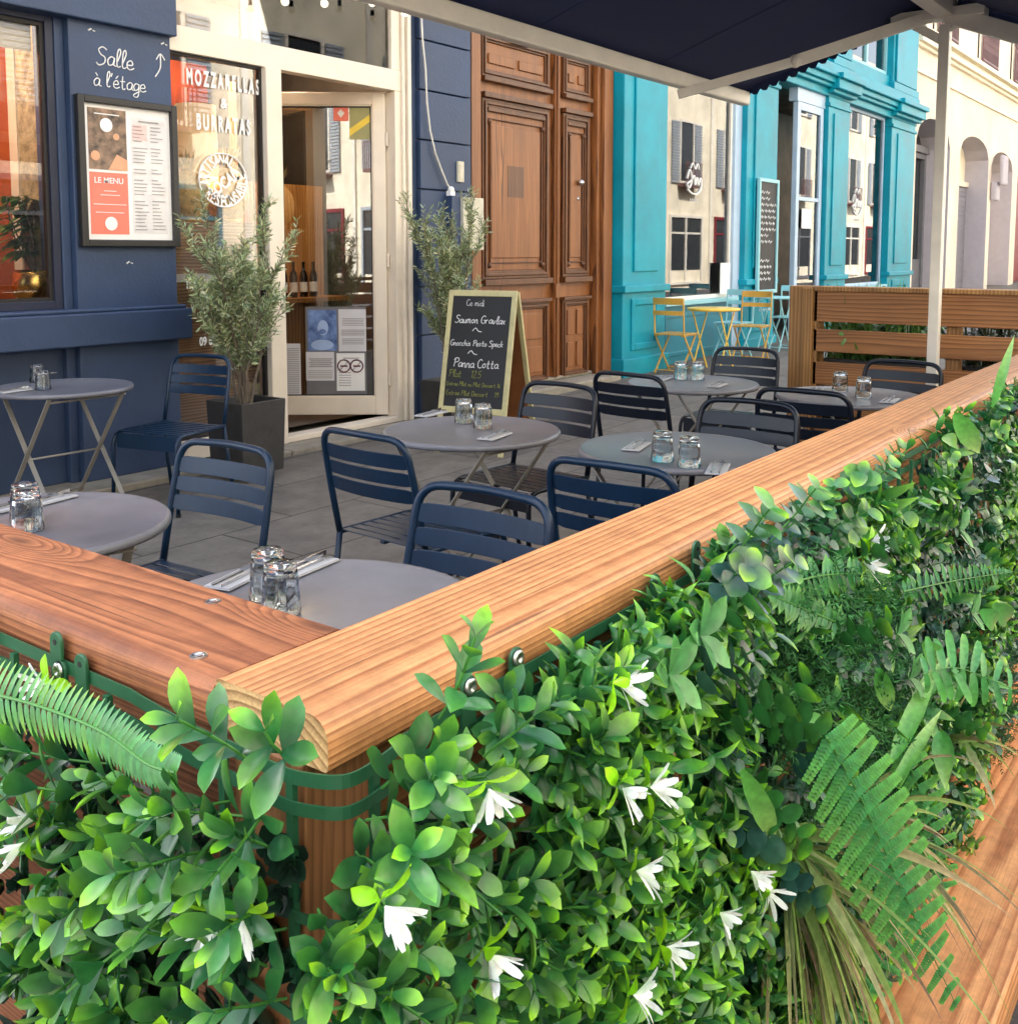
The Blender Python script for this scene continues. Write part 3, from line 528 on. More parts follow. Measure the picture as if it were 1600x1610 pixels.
for i in range(30):
    v=.86-i*.027
    if i in (5,11,14,20): continue
    ml(.55,.55+rr.uniform(.08,.17),v); ml(.76,.76+rr.uniform(.07,.16),v+.004)
ml(.62,.86,.90,.010); bp(mb,'menu_lines','grey_print',mc)
mb=MB()
for v,a,b_ in ((.33,.16,.38),(.26,.08,.45),(.20,.1,.42),(.36,.2,.34)): ml(a,b_,v,.005)
for cu,cv,rr_ in ((.27,.12,.07),(.25,.85,.07)):
    mb.prism([(xa1+(cu+rr_*math.cos(t*PI/12))*xw,za1+cv*zh+rr_*xw*math.sin(t*PI/12)) for t in range(24)],'y',YF-.0265,YF-.0255)
ml(.12,.40,.925,.008); put_text(mb,'LE MENU',wall_frame(xa1+.26*xw,YF-.026,za1+.42*zh),.05,off=.001,depth=.001)
bp(mb,'menu_marks','white',mc)
mb=MB()
for (u,v,s,m_) in ((.12,.62,.05,0),(.36,.77,.035,0)): mb.prism([(xa1+(u+s*math.cos(t*PI/8))*xw,za1+(v)*zh+s*xw*math.sin(t*PI/8)) for t in range(16)],'y',YF-.025,YF-.024)
mb.add([(xa1+.26*xw,YF-.0245,za1+.52*zh),(xa1+.48*xw,YF-.0245,za1+.52*zh),(xa1+.48*xw,YF-.0245,za1+.60*zh),(xa1+.36*xw,YF-.0245,za1+.64*zh)],[(0,1,2,3)])
bp(mb,'photo_detail',mat('food_tone',(.66,.34,.2),.5),mc)
# chalk writing on the pier
mb=MB(); p=onY(150,100,YF); handwrite(mb,'Salle',wall_frame(p.x,YF-.004,p.z),.112,.0040,slant=.1)
p=onY(146,133,YF); handwrite(mb,"à l'étage",wall_frame(p.x,YF-.004,p.z),.094,.0036,slant=.08)
p=onY(236,113,YF); handwrite(mb,'^',wall_frame(p.x,YF-.004,p.z),.125,.0042)
for px,py in ((143,48),(257,70),(203,414)):
    p=onY(px,py,YF); mb.tube([(p.x-.02,YF-.003,p.z),(p.x,YF-.003,p.z+.012)],.005,5); mb.tube([(p.x+.01,YF-.003,p.z+.004),(p.x+.025,YF-.003,p.z)],.004,5)
bp(mb,'painted_writing','chalk')
# grooved navy pilaster
xg0,xg1=FX(657),FX(738); mb=MB(); mb.box(XJ1+.03,xg1+.06,YF+.03,YF+.3,.042,3.62)
hgt=FZ(700,300)-FZ(700,375); z=.10
z=FZ(700,375)-3*hgt
mb.box(xg0+.02,xg1,YF-.02,YF+.03,.045,z-.006)
while z<3.6:
    mb.box(xg0+.02,xg1,YF-.02,YF+.03,z+.006,min(3.61,z+hgt-.006)); z+=hgt
bp(mb,'pilaster','navy_wall',bevel=.006)
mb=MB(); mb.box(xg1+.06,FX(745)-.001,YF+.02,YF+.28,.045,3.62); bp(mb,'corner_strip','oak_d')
mb=MB(); p=onY(719,270,YF); mb.box(p.x-.04,p.x+.04,YF-.045,YF-.02,p.z-.09,p.z+.09); mb.box(p.x-.025,p.x+.025,YF-.052,YF-.045,p.z-.065,p.z+.065); o=mb.build('doorbell_plate','elec',bevel=.004); tag(o,'small ivory plate screwed on the grooved navy pilaster','plate')
# electric box and cable
p0=onY(716,310,YF-.04); p1=onY(744,372,YF-.04)
eb=thing('electric_box','ivory electric meter box behind the small olive tree','electric box',(p0.x,YF-.1,p1.z))
mb=MB(); mb.box(p0.x,p1.x+.04,YF-.13,YF-.021,p1.z-.12,p0.z); bp(mb,'box_body','elec',eb,bevel=.006)
mb=MB(); mb.box(p0.x-.12,p0.x-.004,YF-.10,YF-.021,p1.z-.2,p0.z+.01); bp(mb,'conduit_cover','navy_wall',eb,bevel=.004)
mb=MB(); mb.box(p0.x+.05,p0.x+.09,YF-.137,YF-.13,p0.z-.22,p0.z-.15); bp(mb,'lock','black',eb)
pts=[(662,20),(664,60),(669,110),(671,160),(676,205),(684,240),(695,270),(703,290),(712,302)]
mb=MB(); mb.tube([onY(a,b_,YF-.05) for a,b_ in pts],.009,6); o=mb.build('cable','cable',smooth=True); tag(o,'white cable hanging down the grooved navy pilaster to the meter box','cable')
mb=MB(); p=onY(709,298,YF-.06); mb.sphere(p,.03); mb.box(p.x-.03,p.x+.03,p.y-.02,p.y+.03,p.z-.06,p.z-.01); bp(mb,'cable_gland','white',eb)
# fairy bulbs
for i,(a,b_,lab) in enumerate(((448,2,'leftmost glowing bulb of the string above the cream transom window'),(510,5,'glowing bulb above the transom window, second from the left'),(585,4,'glowing bulb above the transom window, second from the right'),(636,20,'glowing bulb at the right top corner of the cream shop frame'))):
    p=onY(a,b_,YF-.12); mb=MB(); mb.sphere(p,.028); o=mb.build('light_bulb','bulb',smooth=True); tag(o,lab,'bulb','bulbs strung over the shop front')
    mb=MB(); mb.tube([(p.x,p.y,p.z+.02),(p.x,p.y,p.z+.07)],.015,8); mb.build('socket','black',o)
# things in the window
def pine(px,py,lab,sc=1,Y=YF+.42):
    p=onY(px,py,Y); t=thing('pineapple_ornament',lab,'ornament',(p.x,Y,zD+.002),0,'pineapple ornaments in the window')
    r=.15*sc; mb=MB(); mb.sphere((0,0,r*1.25),r,20,12,1.22); mb.lathe([(r*.55,0),(r*.6,.03)],(0,0,0),18)
    o=mb.build('fruit_body','gold_leaf',t,smooth=True)
    mb=MB()
    for i in range(26):
        a=i*2.4; tl=.13*sc*(1+.5*rnd.random()); lean=.25+.5*(i/26); b0=Vector((.03*math.cos(a),.03*math.sin(a),r*2.35)); b1=b0+Vector((math.cos(a)*lean,math.sin(a)*lean,1)).normalized()*tl
        mb.tube([b0,(b0+b1)/2+Vector((0,0,.01)),b1],[.014,.016,.001],4,sy=.4)
    mb.build('leaf_crown','gold_leaf',t); return t
pine(297,330,'gold pineapple ornament at the left of the window counter'); pine(357,335,'dark gold pineapple ornament behind the round window seal',1.12)
p=onY(308,212,YF+.5); t=thing('table_lamp','lamp with tan cloth shade standing between the gold pineapples','lamp',(p.x,p.y,zD+.002))
mb=MB(); mb.lathe([(.16,.33),(.145,.85)],(0,0,0),24,capb=False,capt=False); mb.build('lamp_shade','shade',t,smooth=True)
mb=MB(); mb.lathe([(.08,0),(.08,.015),(.012,.03),(.012,.5)],(0,0,0),16); mb.build('lamp_base','gold',t,smooth=True)
ll=bpy.data.lights.new('lamp_bulb','POINT'); ll.energy=7; ll.color=(1,.66,.36); ll.shadow_soft_size=.08; lo=bpy.data.objects.new('lamp_bulb_light',ll); col.objects.link(lo); lo.parent=t; lo.location=(0,0,.6)
# added globe with a point light to brighten the orange wall behind the left window
t=thing('added_fill_globe','added glowing globe that brightens the room behind the left window','lamp',(2.6,YF+.62,2.95))
mb=MB(); mb.sphere((0,0,0),.09,16,10); mb.build('globe','bulb',t,smooth=True); mb=MB(); mb.tube([(0,0,.08),(0,0,.8)],.006,6); mb.build('cord','black',t)
ll=bpy.data.lights.new('lamp_bulb','POINT'); ll.energy=16; ll.color=(1,.75,.5); ll.shadow_soft_size=.1; lo=bpy.data.objects.new('added_fill_globe_light',ll); col.objects.link(lo); lo.parent=t; lo.location=(0,-.12,-.14)
t=thing('added_fill_pendant','small added pendant light that brightens the room behind the glass door','lamp',(6.0,YF+1.0,3.25))  # added pendant with a point light, brightens the interior behind the door
mb=MB(); mb.sphere((0,0,0),.03,16,10); mb.build('globe','bulb',t,smooth=True); mb=MB(); mb.tube([(0,0,.05),(0,0,.85)],.006,6); mb.build('cord','black',t)
ll=bpy.data.lights.new('lamp_bulb','POINT'); ll.energy=20; ll.color=(1,.75,.5); ll.shadow_soft_size=.1; lo=bpy.data.objects.new('added_fill_pendant_light',ll); col.objects.link(lo); lo.parent=t; lo.location=(0,-.1,-.12)

# ------------------------------------------------------------------ apartment building with the carved oak door
A=thing('apartment_building','apartment entrance with tall carved double oak door','building',(8.5,YF,0))
xa,xb=FX(745),FX(965)
mb=MB(); mb.box(xa,xb,YF+.12,YF+.6,3.9,10.5); bp(mb,'wall','beige',A)
mb=MB(); mb.box(xa,xa+.14,YF+.02,YF+.34,.13,3.9); mb.box(xa+.14,xa+.19,YF+.07,YF+.34,.13,3.9); mb.box(xb-.18,xb-.001,YF+.02,YF+.34,.13,3.9); mb.box(xb-.24,xb-.18,YF+.07,YF+.34,.13,3.9); mb.box(xa+.14,xb-.18,YF+.021,YF+.34,3.6,3.9); bp(mb,'door_frame','oak',A,bevel=.01)
YD=YF+.16
def panel(mb,md,x0,x1,z0,z1,depth=.03,w=.055):
    """raised moulding round a sunk field with a raised centre"""
    for k,(e,d) in enumerate(((0,.035),(w*.45,.05),(w*.8,.028))):
        md.frame(x0+e,x1-e,z0+e,z1-e,w*.45,YD-d,YD)
    mb.box(x0+w*1.25,x1-w*1.25,YD-.012,YD,z0+w*1.25,z1-w*1.25)
    return x0+w*1.25,x1-w*1.25,z0+w*1.25,z1-w*1.25
cx=FX(868,YD)
leaves=((xa+.19,cx-.03),(cx+.05,xb-.24))
zA=FZ(862,133,YD); zB=FZ(862,170,YD)
for li,(l0,l1) in enumerate(leaves):
    mb=MB(); md=MB(); mb.box(l0,l1,YD,YD+.06,.172,3.6)
    w=.10; a,b_=l0+w,l1-w*.8
    zb1=FZ(905,470,YD); zb0=FZ(905,590,YD); zt0=FZ(820,437,YD); zt1=FZ(820,165,YD); zu0=FZ(820,133,YD)
    x0_,x1_,z0_,z1_=panel(mb,md,a,b_,zb0,zb1)                    # low panel with four small fields
    for i in (0,1):
        for j in (0,1):
            ww=(x1_-x0_)/2; hh=(z1_-z0_)/2; mb.box(x0_+i*ww+.035,x0_+(i+1)*ww-.035,YD-.03,YD-.012,z0_+j*hh+.04,z0_+(j+1)*hh-.04)
    md.box(a-.015,b_+.015,YD-.07,YD,zb1-.0,zb1+.035)
    x0_,x1_,z0_,z1_=panel(mb,md,a,b_,zt0,zt1,w=.065)
    mb.box(x0_+.07,x1_-.07,YD-.026,YD-.012,z0_+.12,z1_-.16)
    md.frame(x0_+.04,x1_-.04,z0_+.07,z1_-.10,.012,YD-.034,YD-.012); md.box(a-.01,b_+.01,YD-.075,YD,zt1,zt1+.05); md.box(a-.015,b_+.015,YD-.08,YD,zt0-.06,zt0-.002)
    md.box(x0_,x1_,YD-.045,YD-.012,z1_-.04,z1_)
    for q in ((x0_+.03,z0_+.05),(x1_-.03,z0_+.05),(x0_+.03,z1_-.13),(x1_-.03,z1_-.13)): md.sphere((q[0],YD-.025,q[1]),.03)
    x0_,x1_,z0_,z1_=panel(mb,md,a,b_,zu0,3.5)
    for i in (0,1): mb.box(x0_+i*(x1_-x0_)/2+.04,x0_+(i+1)*(x1_-x0_)/2-.04,YD-.03,YD-.012,z0_+.06,z1_-.1)
    md.box(a-.01,b_+.01,YD-.075,YD,zu0-.045,zu0)
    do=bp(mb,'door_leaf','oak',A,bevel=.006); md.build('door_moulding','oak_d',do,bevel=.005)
    if li==1:
        p=onY(911,287,YD-.04); mb=MB(); mb.sphere((p.x,YD-.06,p.z),.035,12,8); mb.tube([(p.x,YD-.06,p.z),(p.x,YD-.01,p.z)],.02,8); mb.tube([(p.x,YD-.03,p.z-.17),(p.x,YD-.01,p.z-.17)],.022,10); mb.build('door_knocker','steel',do,smooth=True)
    else:
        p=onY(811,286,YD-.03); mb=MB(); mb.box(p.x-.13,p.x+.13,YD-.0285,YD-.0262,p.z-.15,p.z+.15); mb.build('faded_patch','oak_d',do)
mb=MB(); mb.box(cx-.03,cx+.05,YD-.05,YD+.02,.172,3.6); mb.tube([(cx+.01,YD-.06,.172),(cx+.01,YD-.06,3.6)],.018,8); mb.box(cx-.035,cx+.055,YD-.075,YD-.05,1.0,1.14); bp(mb,'astragal','oak',A,bevel=.004)
p=onY(818,62,YD-.06); mb=MB(); mb.box(p.x-.15,p.x+.15,YD-.085,YD-.075,p.z-.06,p.z+.16); o=mb.build('number_plate','plate_blue',bevel=.004); tag(o,'blue enamel house number plate on the left oak door leaf','number plate')
mb=MB(); put_text(mb,'36',wall_frame(p.x,YD-.087,p.z-.03),.2,off=.004,sx=.9); mb.frame(p.x-.145,p.x+.145,p.z-.055,p.z+.155,.012,YD-.087,YD-.085); mb.build('digits','white',o)

# ------------------------------------------------------------------ turquoise shop
T=thing('turquoise_shop_building','bright turquoise wooden shop front with tall display windows and open door','building',(14,YF,0))
def pil(px0,px1,zt,zb=.0,Y=YF,w2=.0):
    x0,x1=FX(px0),FX(px1); m_=MB(); m_.box(x0,x1,Y-.10,Y+.2,zb,zt); w=x1-x0
    m_.box(x0+w*.22,x1-w*.22,Y-.125,Y-.10,1.25,zt-.25)                      # raised field
    m_.box(x0-.03,x1+.03,Y-.14,Y+.2,zb,zb+.28); m_.box(x0-.03,x1+.03,Y-.15,Y+.2,1.02,1.10); m_.frame(x0+w*.18,x1-w*.18,zb+.36,.95,w*.08,Y-.122,Y-.10)
    m_.box(x0-.02,x1+.02,Y-.13,Y+.2,zt-.16,zt-.10)
    return bp(m_,'pilaster','teal',T,bevel=.012)
zc=FZ(1230,118)     # cornice
pil(967,1035,zc-.1); pil(1160,1208,zc-.1); pil(1287,1320,zc-.1); pil(1387,1424,zc-.1)
mb=MB(); X0t,X1t=FX(967),FX(1425)
for e,z0,z1 in ((.10,-.10,.02),(.17,.02,.08),(.22,.08,.17),(.28,.17,.22),(.14,.22,.42)): mb.box(X0t,X1t+.04,YF-e,YF+.2,zc+z0,zc+z1)
for px0,px1 in ((1287,1320),(1387,1424),(1160,1208)):
    for e,z0,z1 in ((.2,-.06,.0),(.28,.0,.15),(.34,.15,.24)): mb.box(FX(px0)-.06,FX(px1)+.06,YF-e,YF+.2,zc+z0+.003,zc+z1+.003)
bp(mb,'cornice','teal',T,bevel=.012)
mb=MB(); mb.box(X0t,X1t,YF+.201,YF+.5,6.4,10.5); bp(mb,'upper_wall','beige',T)
mb=MB(); zu0,zu1=zc+.42,6.4
for px0,px1 in ((967,1035),(1160,1208),(1240,1262),(1292,1322),(1387,1424)):
    x0,x1=FX(px0),FX(px1); mb.box(x0,x1,YF-.09,YF+.2,zu0,zu1); mb.box(x0+.1,x1-.1,YF-.13,YF-.09,zu0+.15,zu1-.5); mb.box(x0-.04,x1+.04,YF-.15,YF+.2,zu1-.42,zu1-.30); mb.box(x0-.04,x1+.04,YF-.13,YF+.2,zu0,zu0+.14)
mb.box(X0t,X1t,YF-.02,YF+.2,zu0,zu0+.25); mb.box(X0t,X1t,YF-.16,YF+.2,zu1-.28,zu1); bp(mb,'upper_frame','teal',T,bevel=.01)
for px0,px1 in ((1035,1160),(1208,1240),(1262,1292),(1322,1387)):
    x0,x1=FX(px0),FX(px1); mb=MB(); xm=(x0+x1)/2; mb.frame(x0,x1,zu0+.25,zu1-.28,.07,YF+.03,YF+.12); mb.box(xm-.04,xm+.04,YF+.03,YF+.12,zu0+.32,zu1-.35); wo=bp(mb,'window_frame','teal_lt',T)
    mb=MB(); mb.box(x0+.07,x1-.07,YF+.07,YF+.076,zu0+.32,zu1-.35); mb.build('window_pane','pane_refl',wo)
    mb=MB(); mb.box(x0+.07,x1-.07,YF+.3,YF+.35,zu0+.32,zu1-.35); mb.build('curtain',mat('pale_curtain',(.55,.57,.55),.9),wo)
def shopwin(px0,px1,zbot,fr='cream_awn'):
    x0,x1=FX(px0),FX(px1); mb=MB(); mb.frame(x0,x1,zbot,zc-.10,.05,YF+.02,YF+.10); wo=bp(mb,'window_frame',fr,T,bevel=.004)
    mb=MB(); mb.box(x0+.05,x1-.05,YF+.05,YF+.056,zbot+.05,zc-.15); pn=mb.build('window_pane','pane_refl',wo)
    mb=MB(); mb.box(x0,x1,YF-.02,YF+.15,.05,zbot-.05); mb.frame(x0+.12,x1-.12,.2,zbot-.15,.05,YF-.04,YF-.02); bp(mb,'stall_riser','teal_d',T,bevel=.006)
    mb=MB(); mb.box(x0,x1,YF-.12,YF+.15,zbot-.05,zbot); bp(mb,'window_ledge','teal_lt',T,bevel=.006)
    return pn
zw=FZ(1100,470); p1=shopwin(1035,1150,zw); 
mb=MB(); mb.box(FX(1150),FX(1160),YF-.02,YF+.15,.05,zc-.1); bp(mb,'side_panel','lilac',T)
p2=shopwin(1322,1386,zw,'lilac')
def scribble(px,py,s,parent):
    mb=MB(); c=onY(px,py,YF+.045); 
    mtx=wall_frame(c.x,YF+.044,c.z)
    q=[(-.9,.3),(-.6,.8),(-.3,.3),(-.6,-.2),(-.9,.0),(-.4,.2),(.0,.5),(.1,.0),(.35,.4),(.5,.0),(.8,.4),(.9,-.1),(.4,-.5),(-.3,-.5),(-.8,-.3)]
    mb.tube([mtx@Vector((a*s,b_*s,0)) for a,b_ in catmull(q,5)],.018*s/.3,5)
    mb.tube([mtx@Vector((a*s,b_*s,0)) for a,b_ in catmull([(-.5,.9),(-.2,1.2),(.1,.9),(.4,1.2),(.6,.9)],5)],.014*s/.3,5)
    for k in range(5): mb.box(c.x-.5*s+k*.22*s,c.x-.42*s+k*.22*s,YF+.043,YF+.045,c.z-.95*s,c.z-.8*s)
    mb.build('window_logo','white',parent)
scribble(1091,290,.22,p1); scribble(1347,325,.26,p2)
# inside: room shell, fridge, counter, boxes
mb=MB(); mb.box(X0t,X1t,YF+3,YF+3.1,0,zc); mb.box(X0t,X1t,YF+.3,YF+3,zc-.02,zc+.05); mb.box(X0t-.0,X0t+.06,YF+.3,YF+3,0,zc); mb.box(X1t-.06,X1t,YF+.3,YF+3,0,zc); bp(mb,'inner_wall',mat('grey_brown_wall',(.25,.21,.17),.8,var=.4,scale=2),T)
def inthing(name,lab,cat,m,boxes,**k):
    mb=MB(); [mb.box(*b_) for b_ in boxes]; o=mb.build(name,m,**k); return tag(o,lab,cat)
xf0,xf1=FX(1040,YF+.6),FX(1066,YF+.6)
fr=thing('display_fridge','tall lit white display fridge behind the first turquoise shop window','fridge',(xf0,YF+.6,0))
mb=MB(); mb.frame(xf0-.3,xf1,.2,2.7,.09,YF+.5,YF+1.1); bp(mb,'fridge_body','white',fr,bevel=.01)
mb=MB(); mb.box(xf0-.2,xf1-.1,YF+1.05,YF+1.09,.3,2.6); [mb.box(xf0-.2,xf1-.1,YF+.6,YF+1.05,z,z+.02) for z in (.8,1.2,1.6,2.0)]; bp(mb,'shelf','paper',fr)
mb=MB(); mb.box(xf1-.085,xf1-.03,YF+.49,YF+.499,.3,2.6); bp(mb,'light_strip',mat('fridge_light',(.9,.95,1),.5,em=((.85,.93,1),.5)),fr)
xc0,xc1=FX(1066,YF+.4),FX(1148,YF+.4)
inthing('wall_shelf','wooden shelf board behind the first turquoise shop window','shelf','orange_wood',[(xc0,xc1-.2,YF+.4,YF+.6,FZ(1100,415,YF+.4),FZ(1100,410,YF+.4))])
for i in range(5):
    z0=zw-.02+i*.075; q=rnd.uniform(-.06,.06)
    o=inthing('linen_stack','folded pale cloths piled behind the window, %s'%['lowest of the pile','second from the bottom','middle one','second from the top','topmost of the pile'][i],'folded cloth','paper' if i%2 else 'cream',[(xc0+.1+q,xc1-.5+q,YF+.25,YF+.6,z0,z0+.065)],bevel=.02); o['group']='folded cloths in the shop window'
inthing('notice_card','white notice card standing in the lower right corner of the first turquoise window','card','white',[(FX(1130),FX(1145),YF-.03,YF-.02,FZ(1137,462),FZ(1137,413))])
# shop doorway: dark recess and pale blue open leaf
x0,x1=FX(1208),FX(1244); mb=MB(); mb.box(x0-.5,X1t-.1,YF+1.3,YF+1.35,.05,zc-.1); bp(mb,'doorway_wall',mat('taupe_panelling',(.20,.16,.14),.7,var=.3,scale=3),T)
x0,x1=FX(1246),FX(1286); mb=MB(); mb.frame(x0,x1,.1,zc-.3,.12,YF-.03,YF+.05); mb.box(x0+.12,x1-.12,YF-.03,YF+.05,FZ(1265,316),FZ(1265,310)); mb.box(x0-.05,x1+.05,YF-.04,YF+.1,zc-.3,zc-.1); dlf=bp(mb,'shop_door','lilac',T,bevel=.006)
mb=MB(); mb.box(x0+.12,x1-.12,YF+.0,YF+.006,.22,zc-.42); mb.build('door_pane','pane_refl',dlf)
mb=MB(); mb.box(FX(1255),FX(1270),YF-.042,YF-.032,FZ(1262,359),FZ(1262,328)); mb.build('door_notice','white',dlf)
# slate menu hung on the pilaster
xs0,xs1=FX(1172),FX(1203); zs_0,zs_1=FZ(1185,462,YF-.15),FZ(1185,278,YF-.15)
sm=thing('wall_chalkboard','tall narrow chalkboard menu in a pale turquoise frame hung on the turquoise pilaster','chalkboard',(xs0,YF-.15,zs_0))
mb=MB(); mb.frame(xs0,xs1,zs_0,zs_1,.05,YF-.19,YF-.145); bp(mb,'board_frame','teal_lt',sm,bevel=.004)
mb=MB(); mb.box(xs0+.05,xs1-.05,YF-.17,YF-.15,zs_0+.05,zs_1-.05); bp(mb,'slate','slate',sm)
mb=MB(); zz=zs_1-.2
rr=random.Random(5)
for i in range(20):
    if i in (9,10,15): zz-=.09; continue
    x=xs0+.1; xe=xs1-.1-rr.uniform(0,.35)
    while x<xe:
        w_=rr.uniform(.05,.14); mb.tube([(x,YF-.172,zz),(x+w_*.3,YF-.172,zz+.03),(x+w_*.6,YF-.172,zz-.01),(x+w_,YF-.172,zz+.02)],.006,4); x+=w_+.04
    zz-=.085
bp(mb,'chalk_writing','chalk',sm)

# ------------------------------------------------------------------ cream stone building further along the street
Bg=thing('cream_stone_building','cream rendered building with rounded arches and iron window guards at street end','building',(28,YF,0))
def arch_wall(mb,mr_,x0,x1,z0,z1,ops,Y,dep=.5):
    def az(o,x):
        a,b_,zs,zt=o; u=(x-(a+b_)/2)/((b_-a)/2); return zs+(zt-zs)*math.sqrt(max(0,1-u*u))
    xs=x0
    for o in ops:
        a,b_,zs,zt=o; mb.box(xs,a,Y,Y+dep,z0,z1); n=14
        for i in range(n):
            xa_=a+(b_-a)*i/n; xb_=a+(b_-a)*(i+1)/n; za_,zb_=az(o,xa_),az(o,xb_)
            mb.add([(xa_,Y,za_),(xb_,Y,zb_),(xb_,Y,z1),(xa_,Y,z1)],[(0,1,2,3)]); mr_.add([(xa_,Y,za_),(xb_,Y,zb_),(xb_,Y+dep,zb_),(xa_,Y+dep,za_)],[(3,2,1,0)])
        mr_.add([(a+.002,Y+.002,z0),(a+.002,Y+dep,z0),(a+.002,Y+dep,zs),(a+.002,Y+.002,zs),(b_-.002,Y+.002,z0),(b_-.002,Y+dep,z0),(b_-.002,Y+dep,zs),(b_-.002,Y+.002,zs)],[(0,1,2,3),(4,7,6,5)])
        xs=b_
    mb.box(xs,x1,Y,Y+dep,z0,z1)
ops=[]
for a,b_,ys,yt in ((1434,1487,232,184),(1503,1548,250,212),(1553,1586,268,237),(1594,1622,285,262),(1640,1658,300,280)):
    X0_,X1_=FX(a),FX(b_); m_=(a+b_)/2; ops.append((X0_,X1_,FZ(b_,ys),FZ(m_,yt)))
mb=MB(); rv=MB(); xe=FX(1425)+.05; zc1=FZ(1436,110); zc2=FZ(1436,64)
arch_wall(mb,rv,xe,52,0,zc1,ops,YF,.7)
wins=[]
for a,b_ in ((1456,1486),(1526,1550),(1577,1596),(1618,1630)): wins.append((FX(a),FX(b_)))
xs=xe
for a,b_ in wins:
    mb.box(xs,a,YF,YF+.7,zc1,12); mb.box(a,b_,YF,YF+.7,zc1,zc2+.35); mb.box(a,b_,YF,YF+.7,zc2+3.1,12); xs=b_
mb.box(xs,52,YF,YF+.7,zc1,12); bp(mb,'wall','beige',Bg); bp(rv,'arch_reveal','reveal',Bg)
mb=MB()
for e,z0,z1 in ((.05,zc1,zc1+.06),(.08,zc2-.05,zc2+.02),(.16,zc2+.02,zc2+.12),(.10,zc2+.12,zc2+.2),(.22,zc2+.2,zc2+.3)): mb.box(xe,52,YF-e,YF-.001,z0,z1)
bp(mb,'cornice','beige_tr',Bg,bevel=.01)
for i,(a,b_,zs,zt) in enumerate(ops):
    Y=YF+.55
    if i==0:
        zl=zs-.1; mb=MB(); mb.frame(a,b_,.05,zl,.12,Y-.06,Y+.05); xm=(a+b_)/2; mb.box(xm-.06,xm+.06,Y-.07,Y+.05,.05,zl); mb.box(a,b_,Y-.12,Y+.05,zl,zl+.15); mb.box(xm-.05,xm+.05,Y-.05,Y+.05,zl+.15,zt); mb.box(a+.12,xm-.06,Y-.02,Y+.03,.17,1.3); mb.box(xm+.06,b_-.12,Y-.02,Y+.03,.17,1.3); dd=bp(mb,'entrance_door','door_grey',Bg,bevel=.01)
        mb=MB(); mb.box(a,b_,Y+.051,Y+.06,1.3,zt+.1); mb.build('door_glass','dark_glass',dd)
    elif i==1:
        mb=MB(); z=.1
        while z<zs-.75: mb.box(a,b_,Y-.05,Y+.02,z,z+.085); mb.box(a,b_,Y-.03,Y+.02,z+.085,z+.12); z+=.12
        sh=bp(mb,'roller_shutter','shut',Bg)
        mb=MB(); mb.box(a,b_,Y-.1,Y+.05,z,z+.12); mb.box(a,b_,Y+.0,Y+.05,z+.12,zt+.1); mb.build('shutter_box','beige_tr',sh)
    elif i==2:
        mb=MB(); mb.box(a,b_,Y-.02,Y+.1,0,zt+.1); bp(mb,'blind_recess','beige',Bg)
        mb=MB(); mb.box(a-.1,a+.35,YF-.16,YF-.01,zs-.9,zs-.4); mb.box(a-.1,a+.5,YF-.3,YF-.2,zs-.5,zs+.25); bp(mb,'wall_sign','reveal',Bg,bevel=.08)  # pale boxes forming the small sign beside the arch
    else:
        mb=MB(); mb.box(a,b_,Y-.3,Y-.2,.05,zt+.1); mb.frame(a,b_,.05,zs,.15,Y-.36,Y-.3); bp(mb,'red_door','door_red',Bg,bevel=.01)
for a,b_ in wins:
    zs=zc2+.35; mb=MB(); xm=(a+b_)/2; mb.frame(a,b_,zs,zs+2.75,.1,YF+.4,YF+.5); mb.box(xm-.06,xm+.06,YF+.4,YF+.5,zs+.1,zs+2.65); wo=bp(mb,'window_frame','reveal',Bg); mb=MB(); mb.box(a+.1,b_-.1,YF+.45,YF+.46,zs+.1,zs+2.65); mb.build('window_pane',mat('lace_curtain_glass',(.42,.40,.44),.2),wo)
    mb=MB(); mb.frame(a-.15,a,zs-.05,zs+2.9,.05,YF-.03,YF-.002); mb.box(a-.15,a,YF-.04,YF-.002,zs,zs+2.9); mb.box(b_,b_+.15,YF-.04,YF-.002,zs,zs+2.9); mb.build('window_surround','beige_tr',wo)
    mb=MB(); mb.box(a,b_,YF-.12,YF-.06,zs+.98,zs+1.05); mb.box(a,b_,YF-.11,YF-.07,zs+.08,zs+.12); mb.box(a,b_,YF-.11,YF-.07,zs+.85,zs+.88)
    n=14
    for k in range(n+1): x=a+(b_-a)*k/n; mb.box(x-.015,x+.015,YF-.105,YF-.075,zs+.0,zs+.98)
    for k in range(n): x=a+(b_-a)*(k+.5)/n; mb.tube([(x+.05*math.cos(t*PI/4),YF-.09,zs+.5+.16*math.sin(t*PI/4)) for t in range(8)],.012,4,closed=True)
    mb.build('window_guard','railing',wo)
